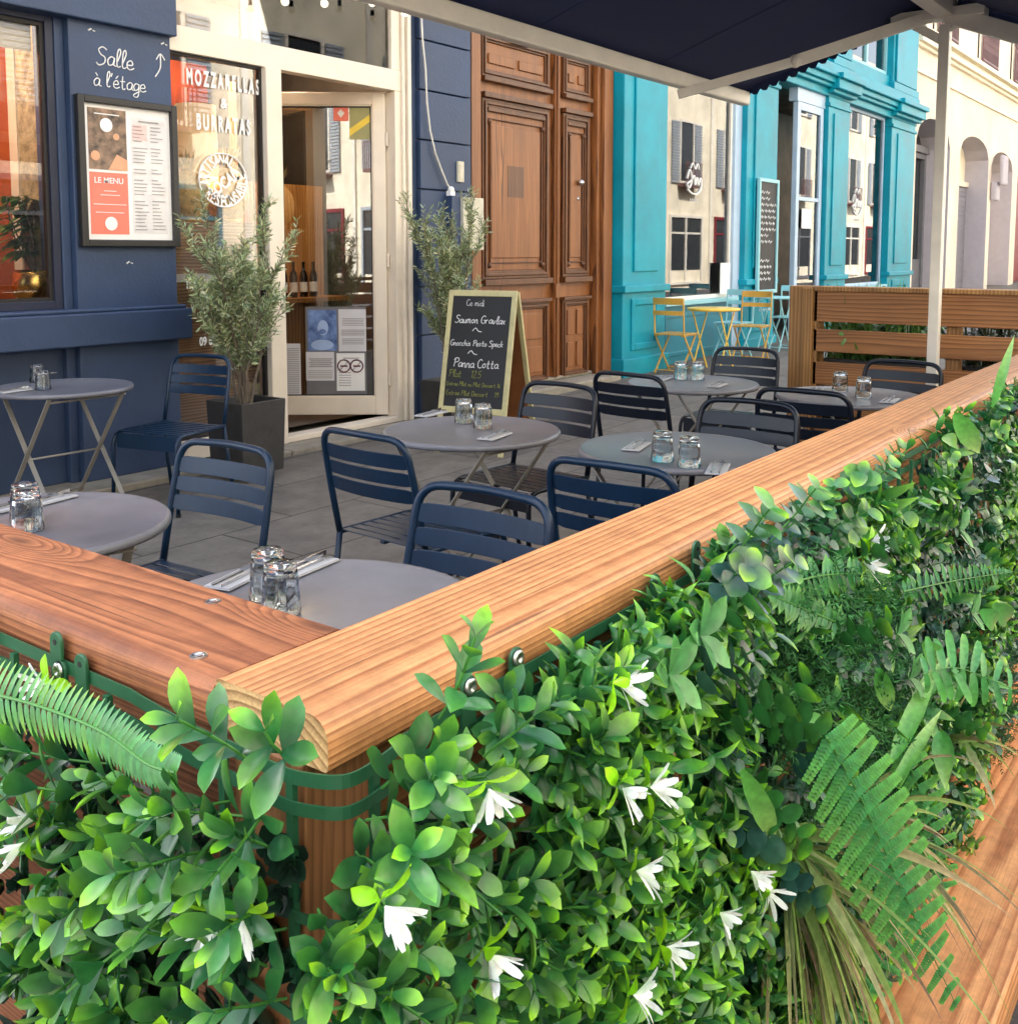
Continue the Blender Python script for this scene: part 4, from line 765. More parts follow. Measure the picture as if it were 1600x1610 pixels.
# house across the street, seen in the panes
O=thing('ochre_facade_building','sunny ochre town house across the street with grey shutters, reflected in the panes','building',(4,-8,0))
mb=MB(); mb.box(-70,90,-9,-8,-.2,12.6); mb.box(-70,90,-8.15,-8.001,3.4,3.6); mb.box(-70,90,-8.3,-8.001,12.3,12.7); mb.box(-70,90,-8.12,-8.001,7.6,7.75); bp(mb,'wall','opp',O)
for k in range(-13,24):
    for z in (4.3,8.4):
        x=-12+k*4.2; mb=MB(); mb.frame(x,x+1.3,z,z+2.6,.1,-8.0,-7.94); wo=bp(mb,'window_frame','opp_tr',O); mb=MB(); mb.box(x+.1,x+1.2,-7.995,-7.985,z+.1,z+2.5); mb.build('window_pane','dark_glass',wo)
        mb=MB()
        for s in (-1,1):
            xs=x-.7 if s<0 else x+1.35
            for j in range(22): mb.box(xs,xs+.65,-7.98,-7.93,z+j*.115,z+j*.115+.08)
        mb.build('shutter','opp_sh',wo)
    x=-12+k*4.2; mb=MB(); mb.frame(x-.8,x+2.2,.1,3.0,.12,-8.0,-7.93); mb.box(x+.6,x+.72,-8.0,-7.94,.2,2.9); mb.box(x-.68,x+2.08,-7.998,-7.96,2.2,2.28); so_=bp(mb,'shop_front',('door_grey','teal_d','opp_tr','door_red','opp_sh')[k%5],O); mb=MB(); mb.box(x-.68,x+2.08,-7.999,-7.99,.7,2.9); mb.build('shop_pane','dark_glass',so_)
    mb=MB(); mb.box(x-.1,x+1.4,-8.0,-7.6,4.12,4.22); mb.box(x-.1,x+1.4,-7.64,-7.6,5.1,5.14)
    for j in range(13): mb.box(x-.1+j*.12,x-.08+j*.12,-7.63,-7.61,4.22,5.1)
    bp(mb,'balcony','railing',O)
    mb=MB(); mb.box(x-1.35,x-1.15,-7.999,-7.93,-.1,12.2); bp(mb,'quoin_strip','opp_tr',O)

# ================================================================== FREE-STANDING AWNING
XA=6.45
hd=onX(1487,22,XA); E1=onX(1172,154,XA+.05); arm0=onY(1066,148,E1.y); rr_=onX(1600,54,XA)
Aw=thing('awning','navy canvas awning with cream aluminium frame on a single post over the terrace','awning',(XA,hd.y,0))
XW=1.9
mb=MB(); mb.box(XA-.032,XA+.032,hd.y-.030,hd.y+.030,0,hd.z-.06); mb.box(XA-.09,XA+.09,hd.y-.09,hd.y+.09,0,.02); bp(mb,'post','post_white',Aw,bevel=.004)
mb=MB(); mb.bar((XA,hd.y,hd.z-.16),(XA-.02,hd.y+.24,hd.z-.0),.04,.05); mb.bar((XA,hd.y-.0,hd.z-.10),(XA,hd.y-.15,hd.z-.04),.02,.03); mb.sphere((XA,hd.y+.24,hd.z-.0),.05,10,8); mb.box(XA-.06,XA+.06,hd.y-.22,hd.y+.3,hd.z-.03,hd.z+.03); bp(mb,'bracket','cream_awn',Aw,bevel=.004)
mb=MB(); mb.box(XW,XA+.06,hd.y-.05,hd.y+.05,hd.z-.02,hd.z+.09); bp(mb,'ridge_beam','cream_awn',Aw,bevel=.004)
mb=MB(); mb.box(XW,E1.x,E1.y-.035,E1.y+.035,E1.z-.05,E1.z+.04); bp(mb,'front_bar','cream_awn',Aw,bevel=.012)
mb=MB(); mid=arm0.lerp(hd,.44)+Vector((0,0,-.01)); mb.bar(arm0+Vector((0,0,-.0)),mid,.035,.055); mb.bar(mid,hd+Vector((0,.08,0)),.045,.07); mb.sphere(mid,.04,10,8); bp(mb,'arm','cream_awn',Aw,bevel=.004)
dr=(rr_-hd).normalized(); Cc=hd+dr*1.15
mb=MB(); mb.bar(hd,Cc,.045,.10); bp(mb,'rear_rail','cream_awn',Aw,bevel=.004)
mb=MB(); n=40; th_=.004
A0=(E1.y+.03,E1.z+.045); A1=(hd.y,hd.z+.11)
for (y0,z0),(y1,z1) in ((A0,A1),(A1,(Cc.y,Cc.z+.07))):
    mb.add([(XW,y0,z0),(XA+.05,y0,z0),(XA+.05,y1,z1),(XW,y1,z1),(XW,y0,z0+th_),(XA+.05,y0,z0+th_),(XA+.05,y1,z1+th_),(XW,y1,z1+th_)],[(0,1,2,3),(7,6,5,4),(0,4,5,1),(1,5,6,2),(2,6,7,3),(3,7,4,0)])
bp(mb,'canvas','fabric',Aw)
for xs_ in (2.9,4.1,5.3):
    mb=MB()
    for (y0,z0),(y1,z1) in ((A0,A1),(A1,(Cc.y,Cc.z+.07))): mb.add([(xs_,y0,z0-.003),(xs_+.025,y0,z0-.003),(xs_+.025,y1,z1-.003),(xs_,y1,z1-.003),(xs_,y0,z0-.001),(xs_+.025,y0,z0-.001),(xs_+.025,y1,z1-.001),(xs_,y1,z1-.001)],[(0,1,2,3),(7,6,5,4),(0,4,5,1),(1,5,6,2),(2,6,7,3),(3,7,4,0)])
    bp(mb,'seam','fabric',Aw)
mb=MB(); n=20
for (y0,z0),(y1,z1) in ((A0,A1),(A1,(Cc.y,Cc.z+.07))):
    for i in range(n):
        ya,yb=y0+(y1-y0)*i/n,y0+(y1-y0)*(i+1)/n; za,zb=z0+(z1-z0)*i/n,z0+(z1-z0)*(i+1)/n; ym,zm=(ya+yb)/2,(za+zb)/2
        x=XA+.052; mb.add([(x,ya,za+.003),(x,yb,zb+.003),(x,yb,zb-.035),(x,ym+(yb-ya)*.2,zm-.058),(x,ym-(yb-ya)*.2,zm-.058),(x,ya,za-.035)]+[(x+.003,ya,za+.003),(x+.003,yb,zb+.003),(x+.003,yb,zb-.035),(x+.003,ym+(yb-ya)*.2,zm-.058),(x+.003,ym-(yb-ya)*.2,zm-.058),(x+.003,ya,za-.035)],[(0,1,2,3,4,5),(11,10,9,8,7,6)])
bp(mb,'valance','fabric',Aw)

# ================================================================== FURNITURE
def smooth_path(pts,rad,n=6):
    out=[Vector(pts[0])]
    for i in range(1,len(pts)-1):
        a,b_,c=Vector(pts[i-1]),Vector(pts[i]),Vector(pts[i+1]); u=(a-b_).normalized();v=(c-b_).normalized(); r=min(rad,(a-b_).length*.48,(c-b_).length*.48)
        p,q=b_+u*r,b_+v*r
        for k in range(n+1):
            t=k/n; out.append(p*(1-t)**2+b_*2*t*(1-t)+q*t*t)
    out.append(Vector(pts[-1])); return out
def make_chair(m,name='terrace_chair'):
    """faces +x; origin on the ground under the middle of the backrest"""
    t=thing(name,'chair','chair'); w=.222
    def bx(z): return -.005-.085*max(0,(z-.45))/.40
    hoop=smooth_path([(bx(.45),-w,.45),(bx(.66)-.0,-w,.66),(bx(.845),-w+.01,.845),(bx(.845)-.022,0,.852),(bx(.845),w-.01,.845),(bx(.66),w,.66),(bx(.45),w,.45)],.075)
    mb=MB(); mb.tube(hoop,.0125,10); mb.build('back_frame',m,t,smooth=True)
    mb=MB()
    for z0,z1 in ((.742,.796),(.682,.732),(.620,.672)):
        n=12; vs=[]; fs=[]
        for i in range(n+1):
            u=-1+2*i/n; y=u*(w-.004); bow=-.026*(1-u*u)
            cut=.006 if abs(u)>.93 else 0
            for z,xo in ((z0+cut,0),(z1-cut,0),(z1-cut,.004),(z0+cut,.004)): vs.append((bx(z)+bow+xo,y,z))
        for i in range(n):
            for j in range(4): a=i*4+j;b_=i*4+(j+1)%4; fs.append((a,b_,b_+4,a+4))
        fs+= [(0,3,2,1),(n*4,n*4+1,n*4+2,n*4+3)]; mb.add(vs,fs)
    mb.build('backrest',m,t,bevel=.0015)
    mb=MB()
    for i in range(8):
        x0=.0+i*.05; mb.box(x0,x0+.038,-w+.008,w-.008,.450,.455)
    mb.box(.40,.405,-w+.012,w-.012,.36,.447); mb.box(0,.4,-.012,.012,.438,.449)
    mb.build('seat',m,t,bevel=.002)
    for s in(-1,1):
        mb=MB(); mb.tube(smooth_path([(0,s*w,.447),(.415,s*w,.447),(.425,s*(w+.012),0)],.07),.0115,8); o=mb.build('leg',m,t,smooth=True)
        mb=MB(); mb.tube([(-.002,s*w,.46),(-.03,s*(w+.008),.22),(-.075,s*(w+.015),0)],.0115,8); mb.build('leg',m,t,smooth=True)
        f=MB(); f.tube([(.425,s*(w+.012),-.0),(.425,s*(w+.012),.02)],.014,8); f.build('foot_cap','black',o)
    return t
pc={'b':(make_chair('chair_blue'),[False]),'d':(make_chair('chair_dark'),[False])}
CH=[ # x,y of the back, heading, colour, label
 (3.80,5.16,PI+R(14),'b','blue metal chair against the navy wall beside the dark planter'),
 (2.05,2.70,PI+R(4),'b','navy chair right of the table behind the left wooden rail'),
 (2.56,2.50,R(-3),'b','navy chair with its seat slats showing, left of the table in front of the chalkboard'),
 (2.04,1.63,PI+R(2),'b','largest blue chair, just behind the light wooden rail in the middle'),
 (2.63,1.55,R(2),'b','dark navy chair cut off by the light rail, left of the table with the fork'),
 (3.97,2.68,PI-R(4),'d','dark chair right of the table in front of the chalkboard'),
 (4.62,2.63,R(-4),'d','black chair left of the far table near the yellow bistro chairs'),
 (6.18,2.70,PI+R(2),'d','farthest dark chair, between the round table and the brown slatted fence'),
 (3.98,1.73,PI,'d','dark chair behind the two tumblers, right of the table with the upturned fork'),
 (4.54,1.68,R(2),'d','dark chair left of the table beside the brown fence'),
 (5.97,1.66,PI-R(3),'d','dark chair with its back to the white awning post')]
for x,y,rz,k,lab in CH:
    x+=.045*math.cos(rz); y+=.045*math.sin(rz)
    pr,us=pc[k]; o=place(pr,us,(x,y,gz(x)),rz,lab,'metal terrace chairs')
def make_table():
    t=thing('bistro_table','round grey folding table','table')
    mb=MB(); mb.lathe([(.02,.716),(.358,.716),(.368,.713),(.372,.720),(.372,.730),(.366,.7375),(.356,.7365),(.350,.7340),(.02,.7340)],(0,0,0),64); mb.build('tabletop','table',t,smooth=True)
    for s in(-1,1):
        for d in(-1,1):
            mb=MB(); y=s*.215+(d*.012); mb.bar((-d*.27,y,.715),(d*.27,y,.0),.008,.026,up=(0,1,0)); mb.build('leg','table_leg',t,bevel=.002)
    for x,z in ((-.20,.10),(.20,.10),(0.0,.357),(-.25,.69),(.25,.69)): mb=MB(); mb.tube([(x,-.225,z),(x,.225,z)],.006,8); mb.build('crossbar','table_leg',t,smooth=True)
    return t
ptb=(make_table(),[False])
TB=[((3.04,5.33),R(90),'grey round table against the navy wall, left edge of the picture'),((1.427,2.70),R(70),'grey round table behind the left wooden rail'),((3.309,2.65),R(88),'grey round table standing in front of the chalkboard'),((1.406,1.56),R(80),'grey round table nearest the corner of the wooden rails'),((5.266,2.61),R(90),'farthest grey round table, below the yellow bistro furniture'),((5.281,1.72),R(90),'grey round table next to the brown slatted fence'),((3.445,1.77),R(92),'grey round table half hidden by the light rail, fork on a napkin')]
for (x,y),rz,lab in TB: place(ptb[0],ptb[1],(x,y,0),rz+R(0),lab,'grey round terrace tables')
# tumblers, standing upside down
def make_glass():
    n=40; fac=lambda j,i:(1-.028*abs(math.cos(j*PI/5))**.5 if 1<i<7 else 1)
    out=[(.0405,0),(.0415,.004),(.040,.03),(.0385,.06),(.036,.085),(.0345,.098),(.031,.104),(.001,.102)]
    inn=[(.001,.088),(.029,.088),(.0325,.080),(.0355,.055),(.0385,.003),(.0405,0)]
    mb=MB(); mb.lathe(out+inn,(0,0,0),n,fac=lambda j,i:(1-.035*(.5+.5*math.cos(j*2*PI/4)) if 2<=i<=5 else 1),capb=False,capt=False)
    return mb.build('tumbler','glass',smooth=True)
pg=[make_glass(),False]
def glassat(px,py,lab,rz=0):
    p=onZ(px,py,.738); o=pg[0].copy() if pg[1] else pg[0]
    if pg[1]: col.objects.link(o)
    pg[1]=True; o.location=(p.x,p.y,.7382); o.rotation_euler=(0,0,rz); tag(o,lab,'drinking glass','upturned tumblers on the tables')
for a,b_,lab in ((59,600,'upturned tumbler at the back on the table against the navy wall'),(68,612,'upturned tumbler in front on the table against the navy wall'),
 (41,818,'upturned tumbler at the back on the table behind the left rail'),(44,832,'upturned tumbler in front on the table behind the left rail'),
 (729,664,'left upturned tumbler on the table in front of the chalkboard'),(759,673,'right upturned tumbler on the table in front of the chalkboard'),
 (422,938,'upturned tumbler at the back on the table nearest the rail corner'),(442,962,'upturned tumbler in front on the table nearest the rail corner'),
 (1070,596,'left upturned tumbler on the farthest table'),(1096,597,'right upturned tumbler on the farthest table'),
 (1320,614,'left upturned tumbler on the table next to the brown fence'),(1357,624,'right upturned tumbler on the table next to the brown fence'),
 (1041,724,'left upturned tumbler on the table with the upturned fork'),(1083,733,'right upturned tumbler on the table with the upturned fork')): glassat(a,b_,lab,rnd.random())
def make_setting():
    t=thing('place_setting','x','cutlery')
    mb=MB(); mb.box(-.105,.105,-.045,.045,0,.003); mb.box(-.103,.102,-.043,.040,.003,.0055); mb.build('napkin','napkin',t,bevel=.001)
    mb=MB(); 
    mb.add([(-.10,.012,.0075),(.03,.010,.0075),(.03,.018,.0095),(-.10,.022,.0095)],[(0,1,2,3)])
    mb.bar((-.10,.016,.008),(.02,.016,.008),.0025,.010,up=(0,0,1)); mb.bar((.02,.016,.008),(.115,.016,.008),.0015,.018,up=(0,0,1)); mb.build('knife','cutlery',t)
    mb=MB(); mb.bar((-.10,-.016,.008),(.04,-.016,.009),.003,.008); mb.bar((.04,-.016,.009),(.065,-.016,.013),.002,.022)
    for k in range(4): mb.bar((.064,-.016+(k-1.5)*.006,.013),(.108,-.016+(k-1.5)*.006,.009),.002,.0032)
    mb.build('fork','cutlery',t); return t
ps=(make_setting(),[False])
for a,b_,rz,lab in ((95,584,R(5),'napkin with knife and fork behind the tumblers against the navy wall'),(22,615,R(8),'napkin with knife and fork at the left picture edge on the table against the wall'),
 (72,788,R(10),'napkin with cutlery behind the tumblers on the table by the left rail'),(8,800,R(5),'napkin with cutlery at the left picture edge on the table by the left rail'),
 (378,908,R(15),'napkin with cutlery left of the tumblers on the table nearest the rail corner'),(478,893,R(8),'napkin with cutlery right of the tumblers on the table nearest the rail corner'),
 (678,651,R(6),'napkin with cutlery left of the tumblers on the table before the chalkboard'),(778,686,R(10),'napkin with knife and fork right of the tumblers on the table before the chalkboard'),
 (1000,702,R(14),'napkin with cutlery left of the tumblers on the table with the upturned fork'),(1128,738,R(20),'napkin with upturned fork close to the light wooden rail'),
 (1042,596,R(8),'napkin with cutlery left of the tumblers on the farthest table'),(1128,606,R(8),'napkin with cutlery right of the tumblers on the farthest table'),
 (1278,616,R(6),'napkin with cutlery left of the tumblers next to the brown fence'),(1398,630,R(6),'napkin with cutlery right of the tumblers next to the brown fence')):
    p=onZ(a,b_,.738); o=place(ps[0],ps[1],(p.x,p.y,.7375),rz,lab,'cutlery on napkins'); o.scale=(.85,.8,1)

# yellow and turquoise bistro furniture at the turquoise shop
def make_bistro(m,name):
    t=thing(name,'x','chair')
    for s in(-1,1):
        mb=MB(); mb.bar((-.20,s*.185,.86),(-.17,s*.185,.44),.012,.022); mb.bar((-.17,s*.185,.44),(.19,s*.185,0),.012,.022); mb.build('leg',m,t)
        mb=MB(); mb.bar((.17,s*.165,.44),(-.20,s*.165,0),.012,.022); mb.build('leg',m,t)
    mb=MB()
    for z0,z1 in ((.79,.865),(.67,.72)):
        for i in range(6):
            u0,u1=-1+i/3,-1+(i+1)/3; x0,x1=-.205-.02*(1-u0*u0),-.205-.02*(1-u1*u1)
            mb.add([(x0,u0*.19,z0),(x1,u1*.19,z0),(x1,u1*.19,z1),(x0,u0*.19,z1),(x0-.012,u0*.19,z0),(x1-.012,u1*.19,z0),(x1-.012,u1*.19,z1),(x0-.012,u0*.19,z1)],[(0,1,2,3),(7,6,5,4),(3,2,6,7),(0,4,5,1),(0,3,7,4),(1,5,6,2)])
    mb.build('backrest',m,t)
    mb=MB(); [mb.box(-.18+i*.062,-.18+i*.062+.052,-.19,.19,.44,.456) for i in range(6)]; mb.box(-.18,.19,-.17,-.15,.425,.44); mb.box(-.18,.19,.15,.17,.425,.44); mb.build('seat',m,t,bevel=.003)
    mb=MB(); mb.tube([(.17,-.175,.04),(.17,.175,.04)],.007,6); mb.tube([(-.19,-.165,.04),(-.19,.165,.04)],.007,6); mb.build('stretcher',m,t)
    return t
by=(make_bistro('yellow_o','bistro_chair'),[False]); bt=(make_bistro('teal_lt','bistro_chair'),[False])
def grd(px,py,z=.09): return onZ(px,py,z)
p=grd(1062,585); place(*by,(p.x,p.y,gz(p.x)),R(0),'yellow folding chair left of the yellow round table','folding bistro chairs')
p=grd(1180,572); place(*by,(p.x,p.y,gz(p.x)),R(186),'yellow folding chair right of the yellow round table','folding bistro chairs')
p=grd(1140,565); place(*bt,(p.x,p.y-.1,gz(p.x)),R(178),'pale turquoise folding chair behind the yellow table','folding bistro chairs')
p=grd(1226,556); place(*bt,(p.x,p.y-.1,gz(p.x)),R(178),'pale turquoise folding chair by the shop door, beside the fence end','folding bistro chairs')
p=grd(1120,583); t=thing('bistro_table','small round yellow bistro table in front of the turquoise shop','table',(p.x,p.y,gz(p.x)))
mb=MB(); mb.lathe([(.02,.70),(.30,.70),(.305,.71),(.305,.725),(.30,.73),(.02,.73)],(0,0,0),40); mb.build('tabletop','yellow',t,smooth=True)
for s in(-1,1):
    for d in(-1,1): mb=MB(); mb.bar((-d*.2,s*.17,.7),(d*.2,s*.17,0),.010,.022); mb.build('leg','yellow',t)
p=grd(1205,556); t=thing('bistro_table','small pale turquoise table beside the turquoise shop door','table',(p.x,p.y-.1,gz(p.x)))
mb=MB(); mb.lathe([(.02,.70),(.28,.70),(.285,.71),(.285,.725),(.02,.73)],(0,0,0),40); mb.build('tabletop','teal_lt',t,smooth=True)
for s in(-1,1):
    for d in(-1,1): mb=MB(); mb.bar((-d*.2,s*.15,.7),(d*.2,s*.15,0),.010,.022); mb.build('leg','teal_lt',t)

# ================================================================== A-BOARD
t=thing('sidewalk_sign','folding chalkboard with pale wooden frame listing the menu of the day','chalkboard',(5.80,4.36,0),math.atan2(.53,-.11)-PI/2)
wb=.56; hb=1.19; ln=.26
def lean(u,v,o=0): # u across 0..wb (from right to left as seen from the camera), v along the slope
    k=ln/hb; c=math.hypot(1,k); return Vector((k*v/c+ -o/c,u,v/c+o*k/c))
def lslab(mb,u0,u1,v0,v1,o0,o1): mb.add([lean(u,v,o) for o in(o0,o1) for u,v in((u0,v0),(u1,v0),(u1,v1),(u0,v1))],[(0,1,2,3),(7,6,5,4),(0,4,5,1),(1,5,6,2),(2,6,7,3),(3,7,4,0)])
S_=math.hypot(hb,ln)
mb=MB(); lslab(mb,0,.038,0,S_,-.012,.012); lslab(mb,wb-.038,wb,0,S_,-.012,.012); lslab(mb,.038,wb-.038,S_-.045,S_,-.011,.011); lslab(mb,.038,wb-.038,.30,.345,-.011,.011); mb.build('board_frame','aboard',t,bevel=.003)
mb=MB(); lslab(mb,.038,wb-.038,.345,S_-.045,-.006,.004); mb.build('slate','slate',t)
mb=MB(); 
for u in (0,wb-.036): mb.add([(x,u+e,z) for e in(0,.036) for x,z in((ln+.015,hb-.01),(ln+.04,hb-.01),(2*ln+.12,0),(2*ln+.09,0))],[(0,1,2,3),(7,6,5,4),(0,4,5,1),(1,5,6,2),(2,6,7,3),(3,7,4,0)])
mb.build('rear_leg','aboard',t,bevel=.003)
mb=MB(); mb.add([(x,u,z) for u in(.036,wb-.036) for x,z in((ln+.03,hb-.05),(ln+.036,hb-.05),(2*ln+.085,.12),(2*ln+.078,.12))],[(0,1,2,3),(7,6,5,4),(0,4,5,1),(1,5,6,2),(2,6,7,3),(3,7,4,0)]); mb.build('rear_panel','aside',t)
kx=ln/hb; cx_=math.hypot(1,kx)
def brd(u,v): # writing frame: local x runs to the camera's right (-u), y up the slope
    o=lean(wb-u,v,.0065); xa_=Vector((0,-1,0)); ya_=Vector((kx/cx_,0,1/cx_)); za_=xa_.cross(ya_); m_=Matrix((xa_,ya_,za_)).transposed().to_4x4(); m_.translation=o; return m_
mb=MB()
handwrite(mb,'Ce midi',brd(.15,1.10),.048,.0018,slant=.1)
handwrite(mb,'Saumon Gravlax',brd(.07,.97),.058,.0030); handwrite(mb,'~',brd(.22,.885),.09,.0034); handwrite(mb,'Gnocchis Pesto Speck',brd(.048,.80),.044,.0026)
handwrite(mb,'~',brd(.20,.715),.09,.0034); handwrite(mb,'Panna Cotta',brd(.09,.64),.066,.0031); mb.build('chalk_writing','chalk',t)
mb=MB()
handwrite(mb,'Plat    12.5',brd(.06,.565),.054,.0024); handwrite(mb,'Entree Plat ou Plat Dessert 16',brd(.048,.50),.031,.0020); handwrite(mb,'Entree Plat Dessert    19',brd(.05,.43),.037,.0022); mb.build('chalk_writing_yellow','chalk_y',t)

# ================================================================== BROWN SLATTED FENCE AT THE END OF THE TERRACE
XFn=6.72; pL=onX(1241,449,XFn); pR=onX(1600,455,XFn)
ff=thing('slatted_fence','brown stained slatted fence with thick end post at the far end of the terrace','fence',(XFn,pL.y,0))
yL=pL.y; zt=pL.z
mb=MB(); mb.box(XFn,XFn+.14,yL-.20,yL,.0,zt); mb.box(XFn-.035,XFn-.001,onX(1280,449,XFn).y,onX(1266,449,XFn).y,.0,zt-.01); bp(mb,'post','fence_p',ff,bevel=.006)
y1=onX(1280,449,XFn).y-.001; y0=-.2
for a,b_ in ((457,505),(517,552),(568,604),(616,650),(662,700)):
    z1=onX(1282,a,XFn).z; z0=onX(1282,b_,XFn).z; mb=MB(); mb.box(XFn-.0,XFn+.028,y0,y1,z0,z1); bp(mb,'board','fence_b',ff,bevel=.004)
mb=MB(); mb.box(XFn-.02,XFn+.15,y0,y1,zt-.03,zt); bp(mb,'top_rail','fence_p',ff,bevel=.004)
for y in (yL-1.05,yL-2.1): mb=MB(); mb.box(XFn+.03,XFn+.11,y-.04,y+.04,0,zt-.031); bp(mb,'post','fence_p',ff)

# ================================================================== NEAR TIMBER FENCE
YB0,YB1=.588,.730; XB0,XB1=.548,.706; ZB1=1.105; ZB0=1.060
nf=thing('timber_fence','pale larch fence rails meeting at the corner in front of the terrace','fence',(XB0,YB0,0))
def rail(name,m,x0,x1,y0,y1,z0,z1,r,axis,round_lo=True,warp=0):
    """a planed board with rounded top edges, slightly uneven"""
    n=5; prof=[]
    if axis=='X': a0,a1,l0,l1=y0,y1,x0,x1
    else: a0,a1,l0,l1=x0,x1,y0,y1
    for k in range(n+1): t=PI-PI/2*k/n; prof.append((a0+r+r*math.cos(t),z1-r+r*math.sin(t)))
    r2=.006
    for k in range(n+1): t=PI/2-PI/2*k/n; prof.append((a1-r2+r2*math.cos(t),z1-r2+r2*math.sin(t)))
    prof+=[(a1,z0+.003),(a1-.003,z0),(a0+.003,z0),(a0,z0+.003)]
    ns=60; mb=MB(); vs=[]; fs=[]; k=len(prof)
    for i in range(ns+1):
        l=l0+(l1-l0)*(i/ns)**1.5 if axis=='X' else l0+(l1-l0)*i/ns
        dz=warp*noise.noise(Vector((l*2,0,0))) ; da=warp*noise.noise(Vector((l*2,7,0)))
        for a,z in prof: vs.append((l,a+da,z+dz) if axis=='X' else (a+da,l,z+dz))
    for i in range(ns):
        for j in range(k): p_=i*k+j;q_=i*k+(j+1)%k; fs.append((p_,p_+k,q_+k,q_) if axis=='Y' else (p_,q_,q_+k,p_+k))
    mb.add(vs,fs); o=bp(mb,name,m,nf)
    e=MB(); e.add(vs[:k],[tuple(range(k)) if axis=='Y' else tuple(range(k))[::-1]]); e.build('end_grain','end_grain' if axis=='X' else m,o)
    for pol in o.data.polygons: pol.use_smooth=True
    return o
rail('rail','rail_r',XB0,6.4,YB0,YB1,ZB0,ZB1,.020,'X',warp=.002)
rail('rail','rail_l',XB0-.002,XB1,YB1+.004,3.2,ZB0-.002,ZB1-.003,.016,'Y',warp=.002)
for a,b_ in ((335,944),(312,1029)):
    p=onZ(a,b_,ZB1-.002); mb=MB(); mb.lathe([(.0085,-.004),(.0085,0.0005),(.0060,.0008)],(p.x,p.y,p.z-.001),20,capt=False); mb.lathe([(.006,.0006),(.0035,-.0012)],(p.x,p.y,p.z-.001),16,capb=False); mb.bar((p.x-.005,p.y,p.z-.0008),(p.x+.005,p.y,p.z-.0008),.0015,.0012); bp(mb,'screw','steel',nf,smooth=False)
for k,(x,y) in enumerate(((XB0+.045,YB0+.075),(2.3,YB0+.09),(4.2,YB0+.09),(6.2,YB0+.09),(XB0+.05,2.3))):
    mb=MB(); mb.box(x-.045,x+.045,y-.045,y+.045,-.02,ZB0-.001); bp(mb,'post',wood('post_wood',(.22,.095,.04),(.36,.17,.07),axis='Z',freq=30,center=(x-.1,y+.05,0),dist=4) if k==0 else 'board',nf,bevel=.004)
for i in range(6):
    z0=.02+i*.172; 
    mb=MB(); mb.box(XB0+.092,6.3,YB0+.115,YB0+.139,z0,z0+.145); bp(mb,'board','board',nf,bevel=.003)
    mb=MB(); mb.box(XB0+.092,XB0+.116,YB0+.17,3.1,z0,z0+.145); bp(mb,'board','rail_l',nf,bevel=.003)
mb=MB(); mb.box(1.2,7,.345,.587,-.05,.012); bp(mb,'base_plank','deck',nf,bevel=.006)
mb=MB(); mb.box(1.2,7,.36,.58,-.16,-.051); bp(mb,'base_beam','board',nf)
# lower outer board that shows under the right end of the hedge
mb=MB(); mb.box(1.6,6.35,YB0+.0,YB0+.024,.013,.26); bp(mb,'outer_board','deck',nf,bevel=.004)

